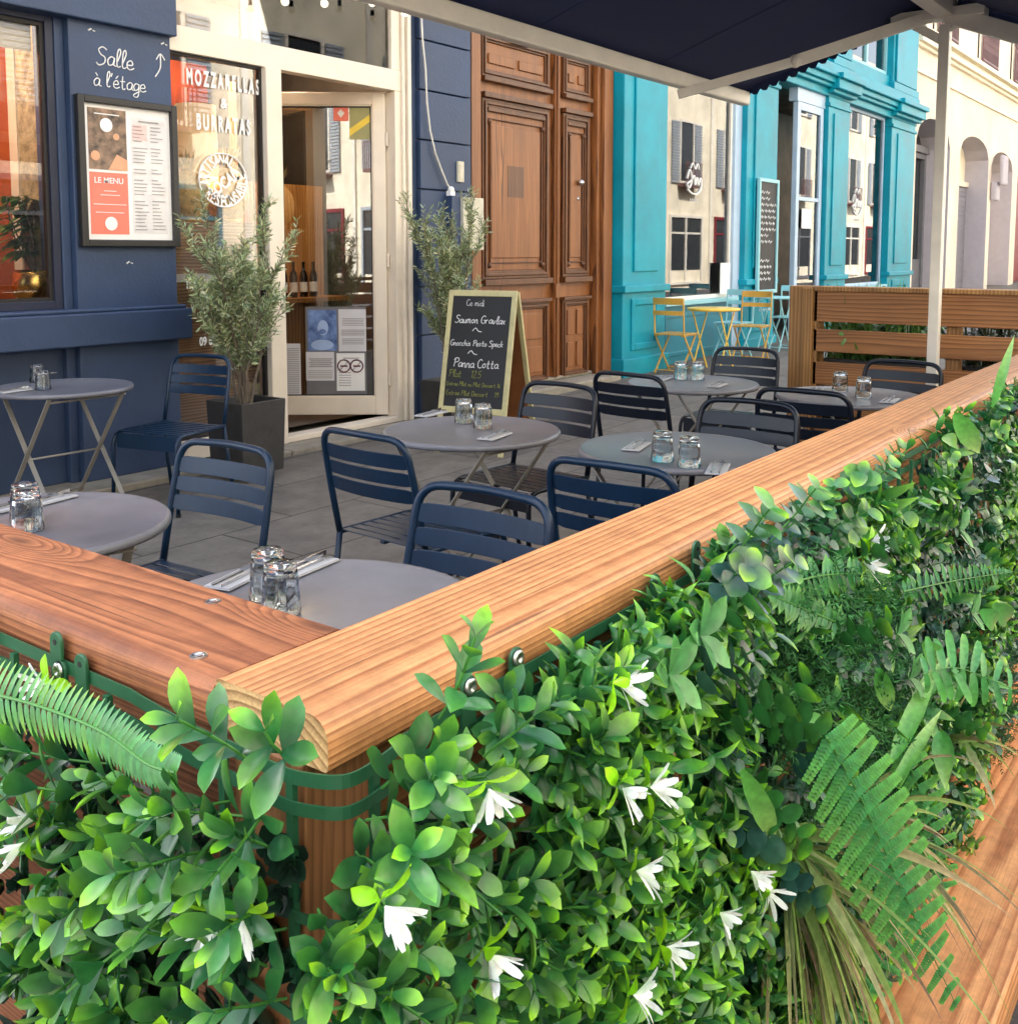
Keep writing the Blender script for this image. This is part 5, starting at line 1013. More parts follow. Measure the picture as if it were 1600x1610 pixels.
# ================================================================== FOLIAGE
class Leaves:
    """many leaves in one mesh; each leaf: base point, direction, normal, length, width, outline, two colours"""
    OUT={'gard':[.10,.36,.64,.87,1.0,.98,.78,.05],'oval':[.15,.62,.93,1.0,.9,.58,.0],'round':[.25,.80,1.0,1.0,.95,.72,.12],'lance':[.25,.75,.95,1.0,.80,.45,.0],'petal':[.25,.45,.72,.94,1.0,.92,.50],'needle':[.6,1.0,1.0,.9,.7,.4,.0],'blade':[.8,1,.98,.9,.7,.4,.0],'blunt':[.5,.9,1,1,1,.9,.45]}
    def __init__(s): s.r=[]
    def add(s,base,d,n,l,w,kind,c0,c1,curl=.15,cup=.2,tw=0): s.r.append((kind,tuple(base),tuple(d),tuple(n),l,w,c0,c1,curl,cup))
    def build(s,name,m,parent=None,rows=7):
        V=[];Fc=[];Cl=[];off=0
        for kind in sorted(set(r[0] for r in s.r)):
            rs=[r for r in s.r if r[0]==kind]; N=len(rs)
            base=np.array([r[1] for r in rs]);d=np.array([r[2] for r in rs]);n=np.array([r[3] for r in rs])
            l=np.array([r[4] for r in rs]);w=np.array([r[5] for r in rs]);c0=np.array([r[6] for r in rs]);c1=np.array([r[7] for r in rs]);curl=np.array([r[8] for r in rs]);cup=np.array([r[9] for r in rs])
            d/=np.linalg.norm(d,axis=1,keepdims=True)+1e-9; sd=np.cross(d,n); sd/=np.linalg.norm(sd,axis=1,keepdims=True)+1e-9; n=np.cross(sd,d)
            o=s.OUT[kind]; k=len(o); 
            for i in range(k):
                t=i/(k-1)
                for u in (-1,0,1):
                    hw=o[i]*.5
                    h=-curl*t*t*l+cup*abs(u)*hw*w-(0 if u else .0)
                    p=base+d*(t*l*(1-.25*curl*curl*t))[:,None]+sd*(u*hw*w)[:,None]+n*h[:,None]
                    V.append(p); t2=t**2.4; cc=c0*(1-t2)+c1*t2
                    if u: cc=cc*1.15+.01
                    else: cc=cc*1.22+.004
                    Cl.append(cc)
            # V currently rows of (N,3); build index
            nv=k*3; idx=np.arange(N)
            fs=[]
            for i in range(k-1):
                for j in (0,1): fs.append([i*3+j,i*3+j+1,(i+1)*3+j+1,(i+1)*3+j])
            fs=np.array(fs)             # (q,4) in template index
            Fc.append((fs[None,:,:]*N+idx[:,None,None]).reshape(-1,4)+off); off+=nv*N
        V=np.concatenate(V);Cl=np.concatenate(Cl);Fc=np.concatenate(Fc)
        me=bpy.data.meshes.new(name); me.vertices.add(len(V)); me.vertices.foreach_set('co',V.ravel().astype(np.float32))
        me.loops.add(Fc.size); me.loops.foreach_set('vertex_index',Fc.ravel().astype(np.int32)); me.polygons.add(len(Fc)); me.polygons.foreach_set('loop_start',np.arange(0,Fc.size,4,dtype=np.int32)); 
        me.update(calc_edges=True); me.polygons.foreach_set('use_smooth',np.ones(len(Fc),bool))
        a=me.attributes.new('leaf_colour','FLOAT_COLOR','POINT'); a.data.foreach_set('color',np.concatenate([np.clip(Cl,0,1),np.ones((len(Cl),1))],1).ravel().astype(np.float32))
        me.materials.append(M[m] if isinstance(m,str) else m); me.validate()
        ob=bpy.data.objects.new(name,me); col.objects.link(ob)
        if parent:
            ob.parent=parent
            if parent.type=='EMPTY': ob.matrix_parent_inverse=Matrix.Translation(parent.location).inverted()
        return ob
def rv(s=1): return Vector((rnd.gauss(0,s),rnd.gauss(0,s),rnd.gauss(0,s)))
def perp(d):
    a=rv(); a=a-d*a.dot(d); return a.normalized()
def jit(c,k=.2):
    f=1+rnd.uniform(-k,k); return np.array([c[0]*f*(1+rnd.uniform(-.15,.15)),c[1]*f,c[2]*f*(1+rnd.uniform(-.2,.2))])
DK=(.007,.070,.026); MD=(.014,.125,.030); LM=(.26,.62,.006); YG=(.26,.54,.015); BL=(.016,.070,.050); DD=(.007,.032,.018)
# ---- olive trees
def olive(name,label,base,h,spread,pot,nst,seed,wig):
    rnd.seed(seed); t=thing(name,label,'olive tree',(base[0],base[1],0),0,'olive trees in dark planters')
    px_,pz=pot
    mb=MB(); b=px_/2; mb.add([(sx*b*.92,sy*b*.92,0.05) for sx,sy in((-1,-1),(1,-1),(1,1),(-1,1))]+[(sx*b,sy*b,pz) for sx,sy in((-1,-1),(1,-1),(1,1),(-1,1))]+[(sx*(b-.02),sy*(b-.02),pz) for sx,sy in((-1,-1),(1,-1),(1,1),(-1,1))]+[(sx*(b-.03),sy*(b-.03),pz-.06) for sx,sy in((-1,-1),(1,-1),(1,1),(-1,1))],
      [(0,3,2,1),(0,1,5,4),(1,2,6,5),(2,3,7,6),(3,0,4,7),(4,5,9,8),(5,6,10,9),(6,7,11,10),(7,4,8,11),(8,9,13,12),(9,10,14,13),(10,11,15,14),(11,8,12,15)]); mb.build('planter','pot',t,bevel=.006)
    mb=MB(); mb.box(-b+.03,b-.03,-b+.03,b-.03,pz-.09,pz-.05); mb.build('soil','soil',t)
    st=MB(); lv=Leaves()
    def branch(p,d,ln,r,lev):
        n=6; pts=[p]; rs=[r]
        for i in range(n):
            d=(d+rv(wig)+Vector((0,0,.06))).normalized(); p=p+d*ln/n; pts.append(p); rs.append(r*(1-.75*(i+1)/n))
            if lev<2 and i>=1:
                for _ in range(2 if lev==0 else 2):
                    branch(p,(d+perp(d)*rnd.uniform(.3,.6)).normalized(),ln*rnd.uniform(.22,.40),r*.5,lev+1)
            if lev>=1 or i>2:
                for _ in range(2):
                    s=perp(d); q=p-d*rnd.random()*ln/n
                    dd=(d*.8+s*.9).normalized(); c=jit((.19,.245,.12),.35) if rnd.random()<.55 else jit((.40,.45,.28),.25)
                    lv.add(q,dd,(perp(dd)+Vector((0,0,.8))),rnd.uniform(.034,.060),.0088,'lance',c,c*1.1,rnd.uniform(-.1,.3),.3)
        st.tube(pts,rs,5)
    for k in range(nst):
        a=2*PI*k/nst+rnd.random(); d=Vector((math.cos(a)*spread,math.sin(a)*spread,1)).normalized()
        branch(Vector((.03*math.cos(a),.03*math.sin(a),pz-.06)),d,h*rnd.uniform(.62,1.0),.011,0)
    st.build('stems','olive_bark',t); o=lv.build('foliage','leaf_matt'); o.parent=t; o.matrix_parent_inverse=Matrix.Identity(4)
    return t
p=onZ(376,800,0)
olive('olive_tree','taller olive tree in a square anthracite planter beside the cream door frame',(4.30,5.33),1.06,.13,(.36,.52),9,4,.14)
olive('olive_tree','smaller olive tree in a black planter beside the chalkboard, against the navy pilaster',(6.50,5.45),1.20,.05,(.34,.42),8,9,.055)
# ---- plant in the gold pot behind the left window
p=onY(55,470,YF+.36); t=thing('potted_plant','broad leaved plant in a shiny gold pot on the left window sill','plant',(p.x,p.y,1.175))
mb=MB(); mb.lathe([(.085,0),(.12,.03),(.135,.10),(.125,.17),(.105,.19),(.10,.185),(.11,.16)],(0,0,0),28,capt=False); mb.build('gold_pot','gold',t,smooth=True)
rnd.seed(2); lv=Leaves(); st=MB()
for k in range(10):
    a=k*2.4; d=Vector((math.cos(a)*.3,math.sin(a)*.3,1)).normalized(); pp=Vector((0,0,.15)); pts=[pp]
    for i in range(6):
        d=(d+rv(.12)).normalized(); d.y=max(-.06,d.y); pp=pp+d*.065*(1+.5*rnd.random()); pts.append(pp)
        if i>0:
            for _ in range(3):
                s=perp(d); s.z=abs(s.z)*.2; s.y=max(s.y,-.1); s.x=min(s.x,.35); lv.add(pp,(s+Vector((0,0,.1))).normalized(),Vector((0,0,1))+s*.4,rnd.uniform(.10,.17),.055,'oval',jit((.05,.16,.03)),jit((.12,.26,.05)),.5,.15)
    st.tube(pts,.005,5)
st.build('stems','olive_bark',t); o=lv.build('foliage','leaf'); o.parent=t
# ---- planting behind the brown fence
rnd.seed(21)
def fenceplant(y0,y1,n,c,top,lab,x=XFn+.32,z0=.75):
    t=thing('planter_box',lab,'planter',(x,(y0+y1)/2,0)); mb=MB(); mb.box(x-.12,x+.14,y0,y1,0,z0); bp(mb,'trough','pot',t,bevel=.01)
    lv=Leaves()
    for i in range(n):
        y=rnd.uniform(y0,y1); b=Vector((x+rnd.uniform(-.1,.1),y,z0-.02)); d=(Vector((0,0,1))+rv(.28)).normalized(); hh=rnd.uniform(.5,1)*(top-z0)
        lv.add(b,d,perp(d),hh,.02,'blade',jit(c),jit(tuple(x*1.4 for x in c)),.25,.3)
        for k in range(4): q=b+d*hh*rnd.uniform(.2,.9); s=perp(d); lv.add(q,(s+d*.5).normalized(),d,rnd.uniform(.03,.07),.028,'oval',jit(c),jit(c),.2,.2)
    lv.build('foliage','leaf',t)
fenceplant(1.75,2.45,220,(.10,.22,.05),zt+.10,'trough of pale green plants behind the brown fence, left of the white post')
fenceplant(.2,1.65,260,(.04,.06,.03),zt+.02,'trough of dark plants behind the brown fence, right of the white post')

# ================================================================== ARTIFICIAL HEDGE MATS ON THE NEAR FENCE
hr=thing('artificial_hedge','dense artificial hedge mat of mixed glossy leaves hung on the long right rail','hedge mat',(1.5,YB0,.6),0,'artificial hedge mats')
hl=thing('artificial_hedge','artificial hedge mat of glossy gardenia leaves below the reddish left rail','hedge mat',(XB0,1.0,.8),0,'artificial hedge mats')
# the green plastic lattice
def ribbon(mb,path,z0f,z1f,th=.002):
    P=[Vector((p[0],p[1],0)) for p in path]; vs=[];fs=[]
    for i,p in enumerate(P):
        a=P[max(0,i-1)];c=P[min(len(P)-1,i+1)]; tn=(c-a).normalized(); nn=Vector((tn.y,-tn.x,0))*th
        z0,z1=z0f(i/(len(P)-1)),z1f(i/(len(P)-1))
        for q,z in((p,z0),(p,z1),(p+nn,z1),(p+nn,z0)): vs.append((q.x,q.y,z))
    for i in range(len(P)-1):
        for j in range(4): a=i*4+j;b=i*4+(j+1)%4; fs.append((a,b,b+4,a+4))
    mb.add(vs,fs)
Yg=YB0-.004; Xg=XB0-.006
pathR=[(XB0+.055,Yg-.012)]+[(XB0+.02+i*.06,Yg-.006*math.exp(-i*.5)) for i in range(1,90)]
corner=[(Xg,YB1+.12),(Xg-.004,YB1+.06),(Xg-.006,YB1),(Xg-.004,YB0+.10),(Xg-.006,YB0+.05),(Xg-.004,YB0+.018),(XB0+.008,Yg-.012),(XB0+.055,Yg-.012)]
cs=[tuple(Vector(q)) for q in catmull([(a,b) for a,b in corner],6)]
mb=MB()
for (za,zb_) in ((1.052,1.065),(1.026,1.038)):
    ribbon(mb,pathR,lambda t,za=za:za,lambda t,zb_=zb_:zb_); ribbon(mb,cs,lambda t,za=za:za+.008*math.sin(PI*min(1,t*1.1))*-.6+.002*0,lambda t,zb_=zb_:zb_-.005*math.sin(PI*t))
for z in (.93,.84,.75,.66,.57,.48,.39,.30): ribbon(mb,pathR,lambda t,z=z:z,lambda t,z=z:z+.009); ribbon(mb,cs,lambda t,z=z:z,lambda t,z=z:z+.009)
for i in range(60):
    x=XB0+.035+i*.088; mb.box(x,x+.008,Yg-.012,Yg-.006,.28,1.05)
for x in (XB0+.012,): mb.box(x,x+.007,Yg-.018,Yg-.012,.28,1.02)
bp(mb,'lattice','grid',hr)
mb=MB()
pl=[(Xg,YB1+.12+i*.05) for i in range(0,30)]
for z0,z1 in ((1.052,1.065),(1.026,1.038),(.93,.94),(.84,.85)): ribbon(mb,pl,lambda t,a=z0:a+.0,lambda t,a=z1:a+.0,th=-.002)
for i in range(14): y=YB0+.03+i*.088; mb.box(Xg-.006,Xg,y,y+.008,.4,1.05)
bp(mb,'lattice','grid',hl)
def tabR(px,py,screw,par=hr,side='R'):
    mb=MB(); prof=[]; w,h=.0105,.026
    for k in range(13): a=PI*k/12; prof.append((w*math.cos(a),h+w*math.sin(a)))
    prof+=[(-w,-.012),(w,-.012)]
    if side=='R':
        p=onY(px,py,YB0-.006); mb.prism([(p.x+a,p.z-.026+b) for a,b in prof],'y',YB0-.010,YB0-.006)
    else:
        p=onX(px,py,XB0-.008); mb.prism([(p.y+a,p.z-.026+b) for a,b in prof],'x',XB0-.012,XB0-.008)
    tb=bp(mb,'mounting_tab','grid',par,bevel=.001)
    mb=MB()
    if side=='R': m_=Matrix.Translation((p.x,YB0-.010,p.z))@Matrix.Rotation(PI/2,4,'X')
    else: m_=Matrix.Translation((XB0-.012,p.y,p.z))@Matrix.Rotation(-PI/2,4,'Y')
    if screw:
        s=MB(); s.lathe([(.0085,0),(.0085,.002),(.007,.0035),(.0035,.004),(.003,.0022)],(0,0,0),18,capt=True); s.xf(m_); s.build('screw','steel',tb,smooth=True)
    else:
        s=MB(); s.lathe([(.003,-.0),(.003,.0006)],(0,0,0),12); s.xf(m_); s.build('hole','gasket',tb)
for a,b,s in ((733,1078,1),(808,1033,1),(1092,862,0),(1152,850,0),(1187,838,0),(1027,915,0)): tabR(a,b,s)
for a,b,s in ((92,1008,0),(131,1043,0),(99,1052,1)): tabR(a,b,s,hl,'L')

def sprig_gard(lv,st,b,d,L_,up=1.0,big=1.0,lime=.5):
    """opposite glossy leaves along a short stem, the young end lime green"""
    n=max(4,int(L_/.0165)); pts=[b]; p=b; s=perp(d)
    for i in range(n):
        d=(d+rv(.07)+Vector((0,0,-.015))).normalized(); p=p+d*L_/n; pts.append(p); f=(i+1)/n
        s=(s-d*s.dot(d)).normalized(); s2=d.cross(s)
        a=s if i%2 else s2
        ll=big*.043*(1-.35*abs(f-.55))*(rnd.uniform(.8,1.15)); 
        if i==n-1: ll*=.72
        op=.95-.45*f
        yg=(.18+.82*max(0,(f-.5)/.5))*lime*rnd.uniform(.3,1.6)
        for sg in(-1,1):
            dd=(d*(1-op*.45)+a*sg*op).normalized(); nn=(d-dd*d.dot(dd)*.9)
            c0=np.array(jit(DK if rnd.random()<.6 else MD,.25)); c1=np.array(jit(MD,.25)); k=min(1,yg)
            c0=c0*(1-k*.4)+np.array(MD)*k*.4; tipc=c1*(1-k)+np.array(jit(LM,.2))*k
            lv.add(p,dd,nn,ll,ll*rnd.uniform(.34,.46),'gard',c0,tipc,rnd.uniform(-.05,.35),rnd.uniform(.15,.5))
    st.tube(pts,.0013,5); return p,d
def sprig_thin(lv,st,b,d,L_,lime=.6):
    n=max(5,int(L_/.014)); pts=[b]; p=b; s=perp(d)
    for i in range(n):
        d=(d+rv(.10)).normalized(); p=p+d*L_/n; pts.append(p); f=(i+1)/n; s=(s-d*s.dot(d)).normalized(); a=s if i%2 else d.cross(s)
        for sg in(-1,1):
            dd=(d*.75+a*sg*.8).normalized(); k=min(1,max(0,(f-.1)/.6)*lime*rnd.uniform(.4,1.8)); c0=jit(MD,.3); 
            lv.add(p,dd,d,rnd.uniform(.026,.046),rnd.uniform(.010,.016),'lance',c0,np.array(c0)*(1-k)+np.array(jit(LM,.2))*k,rnd.uniform(.1,.9)*(1 if rnd.random()<.75 else -.6),.6)
    st.tube(pts,.0011,5); return p,d
def sprig_round(lv,st,b,d,L_,c,ct,size=.024):
    n=max(4,int(L_/.014)); pts=[b]; p=b; s=perp(d)
    for i in range(n):
        d=(d+rv(.08)).normalized(); p=p+d*L_/n; pts.append(p); f=(i+1)/n; s=(s-d*s.dot(d)).normalized(); a=s if i%2 else d.cross(s)
        for sg in(-1,1):
            dd=(d*.35+a*sg).normalized(); k=min(1,max(0,(f-.55)/.45)); c0=np.array(jit(c,.25)); ll=size*rnd.uniform(.75,1.15)*(1-.3*max(0,f-.6))
            lv.add(p,dd,d+a*sg*.1,ll,ll*.88,'round',c0,c0*(1-k)+np.array(jit(ct,.15))*k,rnd.uniform(-.05,.2),rnd.uniform(.1,.35))
    st.tube(pts,.0013,5); return p,d
def sprig_rosette(lv,b,d,c,size=.022,n=16):
    s=perp(d); s2=d.cross(s)
    for i in range(n):
        a=i*2.4; f=i/n; dd=(s*math.cos(a)+s2*math.sin(a))*(1-.55*f)+d*(.25+.8*f); lv.add(b+d*.02*f,dd.normalized(),d,size*(1-.35*f),size*(1-.35*f)*.85,'round',jit(c,.2),jit(c,.25),-.1,.3)
def sprig_cedar(lv,st,b,d,L_,c):
    pts=[b];p=b
    for i in range(7):
        d=(d+rv(.10)).normalized(); p=p+d*L_/7; pts.append(p)
        for sg in(-1,1):
            s=perp(d); d2=(d*.7+s*.9*sg).normalized(); q=p
            for k in range(5):
                q=q+d2*.0075
                for h in(-1,1):
                    e=perp(d2); dd=(d2*.7+e*h*.8).normalized(); lv.add(q,dd,perp(dd),rnd.uniform(.007,.012),.0024,'needle',jit(c,.35),jit(tuple(x*1.7 for x in c),.3),.1,.1)
    st.tube(pts,.001,4)
def sprig_broad(lv,b,d,n=5,size=.085,c=MD,ce=LM):
    for i in range(n):
        s=perp(d); dd=(d*.7+s*rnd.uniform(.3,.9)).normalized(); l=size*rnd.uniform(.7,1.2); lv.add(b,dd,(d-dd*.5)+rv(.2),l,l*.30,'lance',jit(c,.2),jit(ce,.2),rnd.uniform(.1,.6),.35)
def frond(name,par,pts2,Yp,wmax,c0,c1,rib=True,npair=16,tipdown=.0):
    """fern frond through picture-measured points lying in a plane in front of the mat"""
    pts=catmull(pts2,8); P=[onY(a,b,Yp(i/(len(pts)-1)) if callable(Yp) else Yp) for i,(a,b) in enumerate(pts)]
    lv=Leaves(); st=MB(); st.tube(P,[.0018*(1-.6*i/len(P)) for i in range(len(P))],6)
    nrm=(Vector((-.35,-.9,.35)).normalized()*.5-Vector((P[len(P)//2].x,P[len(P)//2].y,P[len(P)//2].z-HC)).normalized()).normalized()
    for k in range(npair):
        f=(k+.5)/npair; x=f*(len(P)-1); i=int(x); p=P[i].lerp(P[min(i+1,len(P)-1)],x-i); d=(P[min(i+1,len(P)-1)]-P[max(0,i-1)]).normalized(); sd=d.cross(nrm).normalized()
        ll=wmax*math.sin(PI*min(1,.18+f*.80))**.8
        for sg in(-1,1):
            dd=(sd*sg+d*.42+nrm*.10+rv(.05)).normalized()
            if rib:
                m_=int(ll/.0056)+2; q0=p
                for j in range(m_):
                    g=j/m_; q=q0+dd*ll*g-nrm*.25*ll*g*g
                    for h in(-1,1):
                        e=dd.cross(nrm).normalized()*h; e2=(e+dd*.45).normalized(); c=jit(c0,.12)*(1-g*.5)+np.array(c1)*g*.5
                        lv.add(q,e2,nrm,ll*.115*(1-.6*g)+.003,.0050,'blunt',c,c*1.25,.25,.35)
                st.tube([q0,q0+dd*ll*.5-nrm*.06*ll,q0+dd*ll-nrm*.25*ll],.0006,4)
            else:
                lv.add(p,(dd+rv(.10)).normalized(),nrm+rv(.15),ll*rnd.uniform(.85,1.1),.0072 if npair>20 else ll*.22,'lance' if npair>20 else 'blunt',jit(c0,.2),jit(c1,.2),rnd.uniform(.1,.5),.3)
    o=lv.build(name,'leaf_matt' if rib else 'leaf',par); s=st.build('stem',M['stemgreen'],o); return o
M['stemgreen']=mat('stem_green',(.05,.20,.03),.45)
st=MB(); lg=Leaves(); lt=Leaves(); lr=Leaves(); lc=Leaves(); lb_=Leaves()
rnd.seed(5)
def zone(x,z): 
    """px of a point on the right mat"""
    v=Vector((x,YB0-.05,z-HC)); f=v.x*CY+v.y*SY; r=v.x*SY-v.y*CY; return 800+1610*r/f
OUTW=Vector((0,-1,0))
def rpt(x0,x1,z0,z1): return Vector((rnd.uniform(x0,x1),YB0-rnd.uniform(.004,.02),rnd.uniform(z0,z1)))
def odir(up=.35,sp=.45): return (OUTW+Vector((rnd.gauss(-.05,sp),0,rnd.gauss(up,sp)))).normalized()
# near part: gardenia-like sprigs, with a bare strip over the corner post
for i in range(190):
    x=.64+.30*rnd.random()**.8 if rnd.random()<.75 else rnd.uniform(.8,1.2); z=rnd.uniform(.50,1.0)
    if x<.68 and z>.86: continue
    if noise.noise(Vector((x*11,z*11,3)))<-.10: continue
    sprig_gard(lg,st,Vector((x,YB0-.006,z)),odir(.25,.5),rnd.uniform(.06,.125),big=rnd.uniform(.8,1.35),lime=.8)
for i in range(300):
    x=rnd.uniform(.78,1.20); z=rnd.uniform(.45,1.01)
    if noise.noise(Vector((x*11,z*11,9)))<-.06: continue
    sprig_thin(lt,st,Vector((x,YB0-.006,z)),odir(.2,.5),rnd.uniform(.06,.10))
# rear filling layer close to the board, its darkest greens painting the shade between leaves
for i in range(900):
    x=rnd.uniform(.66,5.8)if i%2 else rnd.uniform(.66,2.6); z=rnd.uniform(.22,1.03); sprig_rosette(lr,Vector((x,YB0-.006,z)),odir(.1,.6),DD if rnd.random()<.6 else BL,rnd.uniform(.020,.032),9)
# mixed part
for i in range(2500):
    x=1.16+4.6*rnd.random()**1.7; z=rnd.uniform(.06 if x<3.2 else .24,1.062); b=Vector((x,YB0-.008-(.02 if z>1.03 else 0),z)); k=noise.noise(Vector((x*3.2,z*3.2,1.5)))+rnd.uniform(-.12,.12); d=odir(.25,.5)
    lowr=0; d=d if z<1.03 else Vector((rnd.gauss(0,.4),-.5,1)).normalized()
    if noise.noise(Vector((x*7,z*7,22)))<-.25 and rnd.random()<.8: continue
    if k<-.40: sprig_cedar(lc,st,b,d,rnd.uniform(.05,.09),(.018,.085,.025))
    elif k<.0: sprig_round(lr,st,b,d,rnd.uniform(.04,.09),BL,(.05,.17,.08),rnd.uniform(.018,.028))
    elif k<.07: sprig_rosette(lr,b+d*.03,d,(.022,.11,.05),rnd.uniform(.024,.036),14)
    elif k<.16: sprig_gard(lg,st,b,d,rnd.uniform(.05,.10),big=rnd.uniform(.7,1.0))
    elif k<.42: sprig_round(lr,st,b,d,rnd.uniform(.06,.11),MD,YG,rnd.uniform(.024,.034))
    else: sprig_thin(lt,st,b,d,rnd.uniform(.05,.10),.9)
for i in range(46):
    x=1.3+3.5*rnd.random()**1.5; z=rnd.uniform(.35,1.06); sprig_broad(lb_,Vector((x,YB0-.05,z)),odir(.5,.5),rnd.randint(2,4),rnd.uniform(.05,.09),MD,(.18,.40,.04))
# picked-out sprigs that the photograph shows on top of the mass
for px,py in ((575,1290),(600,1360),(560,1400),(590,1470),(560,1560),(640,1300),(620,1560),(660,1240),(600,1240),(680,1350),(640,1500),(700,1450),(560,1340),(545,1480),(540,1590)):
    sprig_gard(lg,st,onY(px,py,YB0-.03),Vector((rnd.uniform(-.5,.3),-.9,rnd.uniform(-.4,.8))).normalized(),rnd.uniform(.06,.10),big=rnd.uniform(.9,1.2),lime=.9)
for px,py in ((500,1430),(520,1470),(490,1500),(530,1530),(510,1570),(485,1590),(545,1560),(500,1540)):
    sprig_gard(lg,st,onY(px,py,YB0-.035),Vector((rnd.uniform(-.5,.4),-.8,rnd.uniform(-.3,.7))).normalized(),rnd.uniform(.06,.09),big=rnd.uniform(.9,1.15),lime=.9)
for i in range(70):
    x=rnd.uniform(.70,1.2); kk=sprig_gard if x<.82 else sprig_thin
    kk(lg if kk is sprig_gard else lt,st,Vector((x,YB0-.012,rnd.uniform(.96,1.035))),Vector((rnd.gauss(0,.45),-.7,rnd.uniform(.2,1.1))).normalized(),rnd.uniform(.05,.085))
for i in range(34):
    b=onY(rnd.uniform(1225,1400),rnd.uniform(940,1150),YB0-rnd.uniform(.03,.06)); d=odir(.2,.5); q=rnd.random()
    if q<.35: sprig_round(lr,st,b,d,rnd.uniform(.05,.09),BL,(.05,.17,.08),.024)
    elif q<.6: sprig_rosette(lr,b,d,BL,.028,12)
    elif q<.8: sprig_thin(lt,st,b,d,.07)
    else: sprig_cedar(lc,st,b,d,.09,(.05,.17,.04))
for i in range(40): sprig_cedar(lc,st,onY(rnd.uniform(1150,1400),rnd.uniform(900,1120),YB0-.05),odir(.3,.6),rnd.uniform(.06,.10),(.03,.13,.035))
for px,py,kind,dx,dz,Ls in ((1060,990,'big',.2,.9,.06),(1150,960,'round',.4,.8,.10),(1080,1090,'round',.7,.4,.12),(1200,1130,'round',.8,-.2,.11),(1150,1290,'round',.6,-.5,.11),(1240,1180,'round',.7,-.6,.10),(1160,870,'round',.1,.8,.07),(1230,830,'round',.3,.7,.07),(1130,930,'round',-.5,.7,.08),(1340,880,'round',.5,.2,.09),(1430,800,'round',.2,.6,.08),(1290,1010,'round',.6,.1,.10),(1480,1120,'round',.5,-.4,.10),(1400,1060,'big',.2,.5,.06),(1380,990,'big',.5,.2,.06),(1500,960,'big',-.1,.8,.06),(1540,760,'round',.1,.6,.09),(1480,830,'big',.2,.6,.06),(1010,1050,'big',-.3,.9,.06),(1090,1010,'round',.5,.6,.10),(1130,1140,'round',.75,.1,.12),(1170,1240,'round',.6,-.6,.10),(1210,1360,'round',.5,-.7,.09),(690,1130,'gard',-.2,1,.09),(760,1190,'gard',.3,.9,.08),(650,1260,'gard',-.4,.7,.09),(590,1350,'gard',-.4,.5,.10),(560,1500,'gard',-.2,-.3,.10),(860,1130,'gard',.3,.9,.09),(930,1100,'thin',.2,1,.09),(640,1420,'gard',.1,-.6,.10)):
    b=onY(px,py,YB0-(.095 if kind in('round','big') else .06)); d=Vector((dx,-.5 if kind=='round' else -.8,dz)).normalized()
    if kind=='gard': sprig_gard(lg,st,b,d,Ls,big=1.0,lime=1.0)
    elif kind=='thin': sprig_thin(lt,st,b,d,Ls)
    elif kind=='round': sprig_round(lr,st,b,d,Ls,(.03,.15,.03) if rnd.random()<.6 else BL,YG,.034)
    else:
        for a,l in (((-.9,0,.5),.055),((-.2,0,1),.05),((.8,0,.7),.055),((.5,-.4,-.8),.05),((-.6,-.5,-.4),.045)): lb_.add(b-Vector((0,.03,0)),Vector(a).normalized()+Vector((0,-.3,0)),Vector((0,-1,.3)),l,l*.5,'oval',jit((.04,.17,.05)),jit((.08,.30,.06)),.1,.2)
for px,py,dx,dz,l,w in ((1165,1210,.55,-1,.17,.028),(1400,1200,.7,.9,.20,.03),(1330,1110,.3,-.9,.10,.03),(1260,1130,.9,-.4,.10,.025),(1450,1010,.8,-.7,.13,.04),(1560,950,.9,-.6,.2,.05),(1480,1150,-.8,-.3,.12,.04),(1380,1050,.2,-1,.09,.03),(1500,650,.3,-.5,.12,.04),(1560,640,-.15,1,.16,.02),(1480,690,1,-.2,.12,.03),(1430,1120,.9,.55,.17,.03),(1400,1240,.8,.6,.2,.02),(1540,960,.8,-.5,.16,.045)):
    b=onY(px,py,YB0-.12); lb_.add(b,Vector((dx,-.25,dz)),-Vector((b.x,b.y,b.z-HC))+Vector((0,0,.3)),l,w,'lance',jit((.06,.26,.04)),jit((.30,.48,.14)),.25,.35)
lg.build('gardenia_leaves','leaf',hr)['kind']='stuff'; lt.build('narrow_leaves','leaf',hr)['kind']='stuff'; lr.build('round_leaves','leaf',hr)['kind']='stuff'; lc.build('cedar_twigs','leaf_matt',hr)['kind']='stuff'; lb_.build('broad_leaves','leaf',hr)
bp(st,'twigs','stemgreen',hr)['kind']='stuff'
